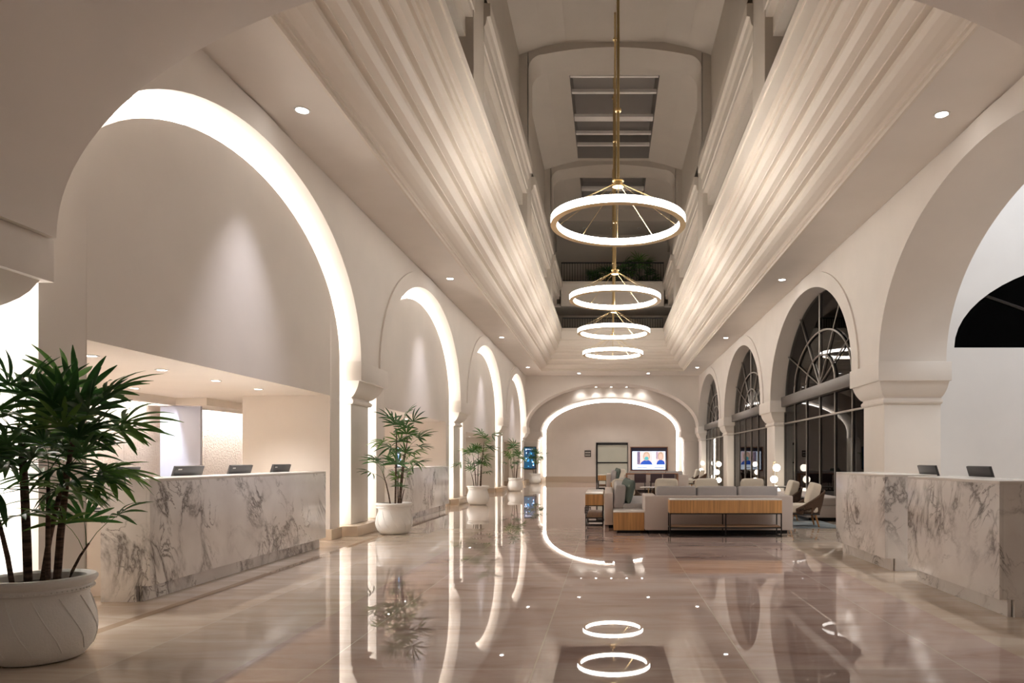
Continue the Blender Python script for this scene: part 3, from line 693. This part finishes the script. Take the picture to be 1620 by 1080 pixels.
def monitor(label, x, y, side, group, rz=0, w=.52):
    t = thing('computer_monitor', label, 'monitor', (x, y, .78), rz, group); s = side
    tilt = Matrix.Translation((0, 0, .25)) @ Matrix.Rotation(s*math.radians(17), 4, 'Y')
    m_ = MB().box(-.014, .014, -w/2, w/2, -.15, .165); m_.xf(tilt); m_.build('back_cover', PLASTG, t, bevel=.004)
    m_ = MB().box(-s*.0155-.001, -s*.0155+.001, -w/2+.01, w/2-.01, -.14, .155); m_.xf(tilt); m_.build('display', PLASTB, t)
    if side > 0:
        m_ = MB()
        for k in range(6): m_.box(.0145, .0155, -w/2+.05+k*.011, -w/2+.058+k*.011, .125, .137)
        m_.xf(tilt); m_.build('maker_mark', SIGNT, t)
    m_ = MB().box(-.02-s*.07, .02-s*.07, -.04, .04, .01, .22); m_.build('neck', PLASTB, t, bevel=.004)
    MB().lathe([(.11, 0), (.11, .012), (.02, .016)], 24, cx=-s*.08, cap=True).build('foot', PLASTB, t)
    return t
mn = ['nearest', 'second', 'third', 'farthest']
for i, y in enumerate((6.58, 7.66, 8.74, 9.82)): monitor('black computer monitor behind the long left desk, %s of four' % mn[i], -4.56, y, 1, 'monitors on the left desk')
monitor('black computer monitor behind the right desk beside the seating area', 3.75, 8.28, -1, 'monitors on the right desks', 0, .46)
monitor('black computer monitor behind the right desk nearest the camera', 3.78, 7.18, -1, 'monitors on the right desks', 0, .45)
t = thing('keyboard', 'black keyboard lying on the work surface behind the near end of the left desk', 'keyboard', (-4.86, 6.62, .781))
MB().box(-.07, .07, -.2, .2, 0, .012).build('keyboard_tray', PLASTB, t, bevel=.003)
kk = MB()
for a in range(5):
    for b_ in range(14): kk.box(-.06+a*.025, -.04+a*.025, -.185+b_*.0265, -.163+b_*.0265, .012, .018)
kk.build('keys', PLASTG, t)

# ------------------------------------------------------------------ screens and signs
SB = screen('screen_blue', (.02, .08, .42), .55); SWH = screen('screen_white', (.72, .84, 1), .62); SNAVY = screen('screen_navy', (.01, .02, .10), .4)
SSKIN = screen('screen_skin', (.78, .52, .44), .42); SHAIR = screen('screen_pale_hair', (.55, .42, .30), .42); SMASK = screen('screen_mask', (.10, .45, .50), .45); SPINK = screen('screen_pink', (.85, .60, .60), .5); SDARK = screen('screen_dark_text', (.08, .08, .16), .5); SCYAN = screen('screen_cyan', (.08, .40, .70), .6)
t = thing('wall_television', 'large wood framed television on the end wall showing two portraits', 'television', (2.225, PY, 1.27))
W_, H_ = 1.035, .67
f = MB(); f.box(-W_, W_, -.09, 0, H_-.04, H_); f.box(-W_, W_, -.09, 0, -H_, -H_+.04); f.box(-W_, -W_+.04, -.09, 0, -H_, H_); f.box(W_-.04, W_, -.09, 0, -H_, H_); f.build('frame', REDW, t)
MB().box(-W_+.04, W_-.04, -.03, -.001, -H_+.04, H_-.04).build('backing', mat('recess_dark', (.06, .06, .10), .08), t)
sc = MB().box(-.92, .90, -.06, -.03, -.58, .42).build('screen', SWH, t)
def pic(x0, x1, z0, z1, m, name, d=.002): return MB().box(x0, x1, -.061-d, -.061, z0, z1).build(name, m, sc)
def disc(x, z, rx, rz, m, name, d=.004): return MB().loft([[(x+rx*math.cos(2*PI*k/24), yy, z+rz*math.sin(2*PI*k/24)) for k in range(24)] for yy in (-.061, -.061-d)]).build(name, m, sc)
pic(-.66, .16, -.31, .40, SPINK, 'picture_background'); pic(-.66, -.5, -.31, .40, SNAVY, 'picture_background'); pic(.38, .88, -.31, .40, SPINK, 'picture_background'); pic(.38, .52, 0, .40, SNAVY, 'picture_background')
disc(-.14, .14, .19, .26, SHAIR, 'portrait_hair', .003); disc(-.14, .11, .135, .2, SSKIN, 'portrait_face', .005); disc(-.14, .03, .115, .10, SMASK, 'portrait_mask', .007)
MB().add([(-.5, -.064, -.31), (.2, -.064, -.31), (.12, -.064, -.17), (0, -.064, -.08), (-.28, -.064, -.08), (-.42, -.064, -.17)], [(0, 1, 2, 3, 4, 5)]).build('portrait_shirt', SB, sc)
disc(.64, .16, .15, .24, SHAIR, 'portrait_hair', .003); disc(.64, .13, .095, .16, SSKIN, 'portrait_face', .005)
MB().add([(.4, -.064, -.31), (.88, -.064, -.31), (.84, -.064, -.14), (.72, -.064, -.06), (.56, -.064, -.06), (.46, -.064, -.14)], [(0, 1, 2, 3, 4, 5)]).build('portrait_shirt', SB, sc)
for x0 in (-.65, .30): 
    for k in range(9): pic(x0+k*.06, x0+.045+k*.06, -.5, -.465, SDARK, 'caption_mark')
t = thing('portrait_screen', 'upright portrait screen with blue picture left of the lit end arch', 'screen', (-4.24, 38.25, 1.32))
MB().box(-.35, .35, -.06, 0, -.61, .61).build('bezel', PLASTB, t, bevel=.01)
sc = MB().box(-.30, .30, -.065, -.06, -.55, .56).build('screen', screen('screen_deep_teal', (.02, .10, .20), .35), t); random.seed(5)
for k in range(26):
    x = random.uniform(-.28, .18); z = random.uniform(-.52, .42); MB().box(x, x+random.uniform(.04, .12), -.067, -.065, z, z+random.uniform(.03, .12)).build('picture_patch', random.choice([SCYAN, SWH, SNAVY, SNAVY, SCYAN]), sc)
for k in range(8): MB().box(-.24+k*.06, -.2+k*.06, -.068, -.065, .45, .49).build('title_mark', SWH, sc)
t = thing('desk_display', 'small blue white display standing on the second left desk', 'screen', (-4.36, 14.75, 1.085))
MB().box(-.06, .06, -.10, .10, 0, .015).build('base', PLASTB, t); MB().box(-.012, .012, -.13, .13, .015, .42).build('bezel', PLASTB, t)
s2 = MB().box(.0125, .0145, -.12, .12, .03, .41).build('screen', SWH, t)
for k in range(5): MB().box(.015, .016, -.09+.04*k, -.06+.04*k, .08+.03*(k % 3), .3-.04*(k % 2)).build('picture_patch', [SB, SCYAN, SNAVY][k % 3], s2)
t = thing('wall_sign', 'small dark square wall sign with two pale text lines left of the end door', 'sign', (-1.155, PY, 1.56))
MB().box(-.18, .18, -.025, 0, -.18, .18).build('plate', SIGN, t, bevel=.004)
l1 = MB()
for k in range(8): l1.box(-.145+k*.037, -.118+k*.037, -.028, -.025, .03, .10)
for k in range(7): l1.box(-.145+k*.041, -.116+k*.041, -.028, -.025, -.11, -.04)
l1.build('lettering', SIGNT, t)

# ------------------------------------------------------------------ potted palms
random.seed(21)
def frond_mesh(name, L0, nb, bl, bw, droop):
    mb = MB()
    pts = [(L0*u, 0, L0*.35*u-.10*L0*u*u*3) for u in (0, .33, .66, 1)]
    mb.tube(pts, [.004, .003, .003, .002], 4); ex, ez = pts[-1][0], pts[-1][2]
    for k in range(nb):
        a = math.radians(-105+210*(k+.5)/nb+random.uniform(-5, 5)); ln = bl*(1-.25*abs(a)/2)*random.uniform(.88, 1.08); dz0 = random.uniform(-.02, .05)
        rings = []; m = 6
        for j in range(m+1):
            u = j/m; wdt = bw*(.35+1.5*u)*(1 if u < .5 else 1) if u < .4 else bw*(.95*(1-((u-.4)/.6)**3)+.12)
            r = ln*u; x = ex+r*math.cos(a); y = r*math.sin(a); z = ez+dz0*u*4*ln-droop*ln*u*u+.03*u
            nx, ny = -math.sin(a), math.cos(a)
            rings.append([(x-nx*wdt/2, y-ny*wdt/2, z+wdt*.22), (x, y, z), (x+nx*wdt/2, y+ny*wdt/2, z+wdt*.22)])
        mb.loft(rings, cap=False, closed=False)
    me = bpy.data.meshes.new(name); me.from_pydata(mb.v, [], mb.f); me.materials.append(LEAF)
    for p in me.polygons: p.use_smooth = True
    return me
FR = [frond_mesh('frond', random.uniform(.20, .34), random.choice([7, 8, 9, 10]), random.uniform(.25, .35), random.uniform(.027, .037), random.uniform(.15, .6)) for _ in range(10)]
def pot_parts(t):
    pr = [(.02, 0), (.20, 0), (.235, .015), (.275, .07), (.300, .15), (.303, .20), (.292, .27), (.268, .35), (.258, .40), (.262, .425), (.277, .435), (.277, .455), (.272, .462), (.292, .478), (.303, .497), (.303, .51), (.292, .522), (.262, .524), (.245, .51), (.238, .46), (.02, .45)]
    mb = MB(); mb.lathe(pr, 56)
    st = len(mb.v)
    for k in range(64):
        a = 2*PI*k/64; mb.ball((.282*math.cos(a), .282*math.sin(a), .446), .0085, 6)
    p = mb.build('pot', POT, t, smooth=True, angle=.7)
    # raised spiral petals
    q = MB()
    for k in range(12):
        a = 2*PI*k/12; path = []
        for j in range(10):
            u = j/9; z = .40-.33*u; r = .2575+(.0465*math.sin(min(1, u*1.35)*PI/2)) if z > .15 else .300-(.15-z)*.33
            path.append(((r+.001)*math.cos(a+u*.55), (r+.001)*math.sin(a+u*.55), z))
        q.tube(path, .0045, 5)
    q.build('relief_lines', POT, p, smooth=True)
    MB().lathe([(.001, .47), (.12, .475), (.24, .468)], 32).build('soil', SOIL, t, smooth=True)
def palm(label, loc, canes, seed, rz=0):
    random.seed(seed); t = thing('potted_palm', label, 'potted plant', loc, rz, 'potted lady palms along the left arcade'); pot_parts(t)
    for (x, y, lx_, ly_, h, nf, rr) in canes:
        P = [(x, y, .45), (x+lx_*.25, y+ly_*.25, .45+(h-.45)*.35), (x+lx_*.6, y+ly_*.6, .45+(h-.45)*.7), (x+lx_, y+ly_, h)]
        MB().tube(P, [rr, rr*.95, rr*.8, rr*.55], 8).build('cane', BARK, t, smooth=True)
        nf = max(3, round(nf*(.85 if loc[1] < 5 else .62)))
        for k in range(nf):
            u = 1-(k/nf)**1.3*.42 if nf > 5 else 1-.3*k/nf
            zz = .45+(h-.45)*u; seg = min(2.999, u*3); i = int(seg); fr = seg-i
            p = [P[i][j]+(P[i+1][j]-P[i][j])*fr for j in range(3)]
            o = bpy.data.objects.new('frond', random.choice(FR)); C.objects.link(o); o.parent = t; o.location = p
            el = math.radians(random.uniform(35, 75) if k < 3 else random.uniform(-8, 42))
            o.rotation_euler = (random.uniform(-.5, .5), -el, k*2.4+random.uniform(-.4, .4)); sc_ = random.uniform(.85, 1.1)*(1 if h > 1 else .8); o.scale = (sc_,)*3
    return t
palm('large white pot with dense lady palm at the left edge, closest to the camera', (-3.60, 4.50, 0), [(-.02, -.06, -.05, .02, 1.35, 12, .020), (.09, .02, .10, .0, 1.38, 13, .022), (-.12, .05, -.12, .08, 1.48, 12, .019), (.13, -.10, .05, -.06, 1.18, 8, .015), (.02, .12, .02, .1, 1.43, 12, .018), (.14, .04, .12, .03, .72, 4, .010), (-.05, -.14, -.1, -.05, 1.05, 7, .014), (.05, -.05, .22, -.02, 1.36, 9, .016)], 3)
palm('white pot with tall lady palm and one low side stem, before the first free pillar', (-3.635, 12.05, 0), [(-.06, 0, -.13, 0, 1.02, 8, .013), (.02, .0, .02, 0, 1.68, 12, .018), (.09, .02, .13, 0, 1.60, 11, .016), (.08, -.06, .0, 0, 1.05, 7, .012), (.06, .06, .09, 0, 1.35, 7, .013), (.12, -.03, .06, 0, .75, 5, .010)], 11)
palm('white pot with lady palm before the second free pillar on the left', (-3.62, 19.7, 0), [(-.05, 0, -.08, 0, 1.30, 9, .015), (.05, 0, .12, 0, 1.72, 12, .016), (-.02, .05, .02, 0, 1.45, 9, .014), (.08, .0, .02, 0, .98, 8, .013), (-.1, 0, -.1, 0, .9, 7, .012)], 17)
palm('white pot with lady palm before the third free pillar on the left', (-3.68, 28.0, 0), [(-.03, 0, -.04, 0, 1.55, 11, .015), (.05, 0, .08, 0, 1.35, 9, .014), (-.07, 0, -.12, 0, 1.15, 8, .013), (.02, .0, .06, 0, .95, 8, .012)], 29)
palm('white pot with lady palm at the far end below the portrait screen', (-3.80, 36.6, 0), [(.0, 0, .0, 0, 1.50, 11, .015), (.07, 0, .16, 0, 1.35, 9, .014), (-.06, 0, -.14, 0, 1.25, 9, .014), (.03, 0, .02, 0, .95, 7, .012)], 31)
# dark palms behind the upper railing
BP = []
random.seed(4)
def bpalm(x, y, h, s, lab):
    t = thing('balcony_palm', lab, 'plant', (x, y, 8.46), 0, 'dark palms behind the upper gallery railing')
    MB().lathe([(.02, 0), (.22, 0), (.27, .4), (.24, .4), (.02, .36)], 20).build('planter', PLASTB, t)
    MB().tube([(0, 0, .35), (.02, 0, h)], .03, 6).build('trunk', BARK, t)
    for k in range(16):
        o = bpy.data.objects.new('frond', random.choice(FR)); C.objects.link(o); o.parent = t; o.location = (.01, 0, h-.5*(k/16)**2)
        o.rotation_euler = (random.uniform(-.4, .4), -math.radians(random.uniform(-10, 70)), k*2.4); o.scale = (s,)*3
for i, (x, h, s, q) in enumerate([(-.75, 1.35, 1.2, 'leftmost small one'), (-.1, 1.45, 1.35, 'left of the chandelier rod'), (.65, 1.65, 1.5, 'right of the chandelier rod'), (1.45, 1.85, 1.5, 'tallest one on the right'), (1.95, 1.3, 1.2, 'rightmost low one')]):
    bpalm(x, 33.75, h, s, 'dark palm behind the upper gallery railing, '+q)

# ------------------------------------------------------------------ seating
def console(label, loc, rz, group):
    t = thing('console_table', label, 'console table', loc, rz, group); w, d = .91, .17
    MB().box(-w, w, -d, d, .592, .612).build('stone_top', MTOP, t, bevel=.002)
    for s in (-1, 1): MB().box(min(0.001*s, s*w), max(0.001*s, s*w), -d, d, .385, .592).build('drawer_box', OAK, t)
    fr = MB(); r = .009
    for x in (-w+r, -.03, w-r) if False else (-w+r, 0, w-r):
        for y in (-d+r, d-r): fr.box(x-r, x+r, y-r, y+r, 0, .385)
    for z in (.01, .145, .375):
        for y in (-d+r, d-r): fr.box(-w, w, y-r, y+r, z-r, z+r)
        for x in (-w+r, 0, w-r): fr.box(x-r, x+r, -d, d, z-r, z+r)
    fr.build('metal_frame', BLACKM, t); MB().box(-w+.02, w-.02, -d+.02, d-.02, .154, .172).build('lower_shelf', OAKH, t)
    return t
def sofa(label, loc, rz, n, arms, group, cw=.70):
    """back panel at y=0, seat towards +Y"""
    t = thing('sofa', label, 'sofa', loc, rz, group)
    aw = .20; W2 = n*cw/2; x0 = -W2-(aw if arms[0] else 0); x1 = W2+(aw if arms[1] else 0)
    MB().box(x0, x1, 0, .16, .06, .64).build('back_frame', SOFA, t, bevel=.015)
    MB().box(-W2, W2, .16, .95, .06, .28).build('seat_base', SOFA, t, bevel=.015)
    if arms[0]: MB().box(x0, -W2, .16, .95, .06, .64).build('armrest', SOFA, t, bevel=.015)
    if arms[1]: MB().box(W2, x1, .16, .95, .06, .64).build('armrest', SOFA, t, bevel=.015)
    MB().box(x0+.08, x1-.08, .08, .87, 0, .06).build('plinth', BLACKM, t)
    for i in range(n):
        cx = -W2+cw*(i+.5)
        MB().box(cx-cw/2+.004, cx+cw/2-.004, .34, .95, .28, .45).build('seat_cushion', SEATG, t, bevel=.035, seg=3)
        m_ = MB().box(cx-cw/2+.006, cx+cw/2-.006, -.11, .09, -.22, .22); m_.xf(Matrix.Translation((0, .29, .57)) @ Matrix.Rotation(math.radians(-6), 4, 'X')); m_.build('back_cushion', SEATG, t, bevel=.045, seg=3)
    return t
def cube_table(label, loc, group):
    t = thing('wood_cube_table', label, 'side table', loc, 0, group)
    MB().box(-.262, .262, -.4, .4, .05, .35).build('veneer_box', OAK, t); MB().box(-.265, .265, -.402, .402, .35, .368).build('stone_top', MTOP, t, bevel=.002)
    MB().box(-.2, .2, -.33, .33, 0, .05).build('plinth', BLACKM, t); return t
def pillow(label, loc, rot, group):
    mb = MB(); n = 10; g = 15; s = .23; vs = {}
    for side in (1, -1):
        P = []
        for i in range(g+1):
            row = []
            for j in range(g+1):
                u, v = 2*i/g-1, 2*j/g-1; th = .085*(max(0, (1-u**4)*(1-v**4)))**.55; k = 1-.05*(1-abs(u*v)); row.append((s*u*k, side*th, s*v*k))
            P.append(row)
        mb.loft(P, cap=False, closed=False)
    o = mb.build('throw_pillow', GREENP, None, smooth=True, angle=1.5); o.location = loc; o.rotation_euler = rot
    return tag(o, label, 'pillow', group)
def group(dy, far):
    w_ = 'far ' if far else 'near '
    sofa('taupe sofa with three grey cushions, back to the camera, in the %sseating group' % w_, (1.86, 12.0+dy, 0), 0, 3, (1, 1), 'sofas in the seating area')
    sofa('taupe sofa seen end on, facing right, at the left of the %sseating group' % w_, (-.08, 14.35+dy, 0), -PI/2, 4, (0, 0), 'sofas in the seating area')
    cube_table('low oak cube table in the corner between the two %ssofas' % w_, (.343, 12.5+dy, 0), 'oak cube tables')
    console('oak console with metal frame behind the left %ssofa, seen end on' % w_, (-.275, 14.4+dy, 0), PI/2, 'consoles behind the sofas')
    pillow('sage green pillow leaning on the left sofa, front one of the %sgroup' % w_, (.34, 13.2+dy, .67), (math.radians(-12), math.radians(6), -PI/2+.35), 'sage green pillows')
    pillow('sage green pillow leaning on the left sofa, %sgroup, behind the front pillow' % w_, (.33, 13.85+dy, .67), (math.radians(-12), math.radians(-5), -PI/2-.2), 'sage green pillows')
group(0, False); group(15.7, True)
console('long oak console with black metal frame behind the near three seat sofa', (1.90, 11.70, 0), 0, 'consoles behind the sofas')
b = MB(); b.box(.95, 4.3, 12.97, 17.6, 0, .012); o = b.build('area_rug', RUG); tag(o, 'blue grey mottled rug under the near armchairs', 'rug')
b = MB(); b.box(.95, 4.3, 28.7, 33.2, 0, .012); o = b.build('area_rug', RUG); tag(o, 'blue grey mottled rug under the far armchairs', 'rug')

def armchair(label, loc, rz, grp):
    """front towards -Y"""
    t = thing('rope_armchair', label, 'armchair', loc, rz, grp)
    W = .35
    def top(u):   # u -1..1 around the back
        a = u*math.radians(118); r = W*1.02; x = r*math.sin(a)*(1.0); y = .02+.36*math.cos(a)
        z = .33+.33*(math.cos(a*.76)**1.2 if math.cos(a*.76) > 0 else 0); return (x*(1+.05*math.cos(a)), y*1.05, z)
    def bot(u):
        a = u*math.radians(122); return (W*.86*math.sin(a), .02+.28*math.cos(a), .235)
    nn = 62; mb = MB()
    for k in range(nn+1):
        u = -1+2*k/nn; p, q = top(u), bot(u); mid = tuple((p[i]+q[i])/2*(1.03 if i < 2 else 1) for i in range(3)); mb.tube([q, mid, p], .0125, 5)
    mb.build('rope_shell', ROPE, t, smooth=True)
    MB().tube([top(-1+2*k/30) for k in range(31)], .017, 8).build('top_rail', ROPE, t, smooth=True)
    fr = MB().tube([bot(-1+2*k/30) for k in range(31)]+[(-.2, -.3, .235), (.2, -.3, .235)][::-1], .014, 6, closed=True); fr.build('seat_frame', FIN, t, smooth=True)
    MB().box(-.29, .29, -.33, .27, .225, .25).build('seat_deck', FIN, t, bevel=.01)
    mb = MB(); cushion(mb, 0, -.06, .335, .60, .62, .17, .25); mb.build('seat_cushion', CREAM, t, smooth=True, angle=2)
    mb = MB(); cushion(mb, 0, .19, .60, .52, .17, .42, .24, rot=Matrix.Rotation(math.radians(-16), 4, 'X')); mb.build('back_cushion', CREAM, t, smooth=True, angle=2)
    for sx_ in (-1, 1):
        for sy_ in (-1, 1):
            MB().tube([(sx_*.2, sy_*.2, .235), (sx_*.25, sy_*.26, 0)], [.024, .014], 8).build('leg', OAKL, t, smooth=True)
    return t
G = 'rope armchairs'; z = .012
a1 = armchair('brown rope armchair with cream cushions on the right, nearest to the right desk', (3.62, 13.3, z), -PI/2-.1, G)
dup(a1, (3.60, 14.75, z), -PI/2-.05, 'brown rope armchair with cream cushions, just behind the armchair nearest the right desk', G)
dup(a1, (.42, 16.2, 0), .45, 'cream cushioned armchair facing the camera, beyond the near left sofa', G)
dup(a1, (1.30, 15.8, z), .0, 'cream cushioned armchair facing the camera, right of the white round table', G)
dup(a1, (2.22, 15.9, z), .06, 'cream cushioned armchair facing the camera, third from the left behind the near sofa', G)
dup(a1, (3.22, 15.8, z), -.05, 'cream cushioned armchair facing the camera, in front of the tall windows', G)
dup(a1, (3.62, 29.2, z), -PI/2-.1, 'small distant rope armchair, front one of the far group by the windows', G)
dup(a1, (3.60, 30.6, z), -PI/2, 'small distant rope armchair, rear one of the far group by the windows', G)
dup(a1, (.55, 32.3, 0), .2, 'distant cream armchair facing the camera beside the far left sofa', G)
t = thing('round_side_table', 'small white round table on a brass stem between the cream armchairs', 'side table', (.93, 16.6, .0))
MB().lathe([(.02, .585), (.19, .59), (.20, .60), (.20, .61), (.02, .61)], 32, cap=True).build('top', MTOP, t, smooth=True); MB().lathe([(.014, .012), (.014, .59)], 12).build('stem', BRASS, t); MB().lathe([(.02, .012), (.15, .012), (.15, .024), (.02, .03)], 24, cap=True).build('foot', BRASS, t)
# work table with three dark chairs
t = thing('work_table', 'walnut work table with three dark chairs before the far sofa', 'table', (1.62, 26.85, 0))
MB().box(-.97, .97, -.35, .35, .68, .73).build('tabletop', REDW, t, bevel=.004)
for s in (-1, 1): MB().box(s*.95-.03, s*.95+.03, -.33, .33, 0, .68).build('leg', REDW, t)
def dchair(label, loc, rz):
    t = thing('dark_dining_chair', label, 'chair', loc, rz, 'dark chairs at the work table')
    m_ = MB().box(-.215, .215, -.02, .02, -.16, .17); m_.xf(Matrix.Translation((0, -.2, .56)) @ Matrix.Rotation(math.radians(10), 4, 'X')); m_.build('backrest', PLUM, t, bevel=.018)
    MB().box(-.22, .22, -.2, .22, .39, .44).build('seat', PLUM, t, bevel=.018)
    for a in (-1, 1):
        for c in (-1, 1): MB().tube([(a*.18, c*.16, .40), (a*.2, c*.19, 0)], .011, 6).build('leg', BLACKM, t)
    return t
d1 = dchair('dark plum chair at the left end of the walnut work table', (1.15, 26.2, 0), 0)
dup(d1, (1.74, 26.2, 0), 0, 'dark plum chair in the middle of the walnut work table'); dup(d1, (2.20, 26.2, 0), 0, 'dark plum chair at the right end of the walnut work table')
# window bench
t = thing('upholstered_bench', 'beige upholstered bench under the window beside the right desk', 'bench', (4.40, 15.9, .012))
MB().box(-.40, .40, -1.5, 1.5, .06, .30).build('base', SOFA, t, bevel=.02); MB().box(-.40, .40, -1.5, 1.5, .30, .47).build('seat_cushion', SOFA, t, bevel=.04, seg=3); MB().box(-.32, .32, -1.4, 1.4, 0, .06).build('plinth', BLACKM, t)
t = thing('metal_side_table', 'small black framed side table near the globe lamp and window', 'side table', (4.33, 17.75, 0))
MB().box(-.17, .17, -.17, .17, .57, .59).build('top', MTOP, t); fr = MB()
for a in (-.16, .16):
    for c in (-.16, .16): fr.box(a-.008, a+.008, c-.008, c+.008, 0, .57)
for zz in (.01, .56):
    for a in (-.16, .16): fr.box(-.16, .16, a-.008, a+.008, zz-.008, zz+.008); fr.box(a-.008, a+.008, -.16, .16, zz-.008, zz+.008)
fr.build('metal_frame', BLACKM, t)
def lamp(label, loc, zs):
    t = thing('globe_floor_lamp', label, 'floor lamp', loc, 0, 'globe floor lamps by the windows')
    MB().lathe([(.02, 0), (.15, 0), (.15, .03), (.02, .035)], 28, cap=True).build('base', MTOP, t, smooth=True)
    P = [(-.045, 0, .03), (-.045, 0, 1.14)]+[(-.0+.045*-math.cos(PI*k/8), 0, 1.14+.05*math.sin(PI*k/8)) for k in range(1, 9)]+[(.045, 0, .03)]
    MB().tube(P, .006, 6).build('pole', BRASS, t, smooth=True)
    for k, z_ in enumerate(zs): MB().ball((.045-.07*(k % 2), -.01, z_), .098, 20).build('globe', GLOBE, t, smooth=True, angle=2)
    return t
lamp('brass hoop lamp with glowing globes beside the pillar behind the near sofa', (4.44, 19.0, 0), (1.03, .72, .40))
lamp('brass hoop lamp with three glowing globes by the middle windows', (4.12, 26.9, 0), (1.07, .765, .47))
lamp('brass hoop lamp with glowing globes farthest away at the last window', (4.55, 34.8, 0), (1.06, .72, .40))
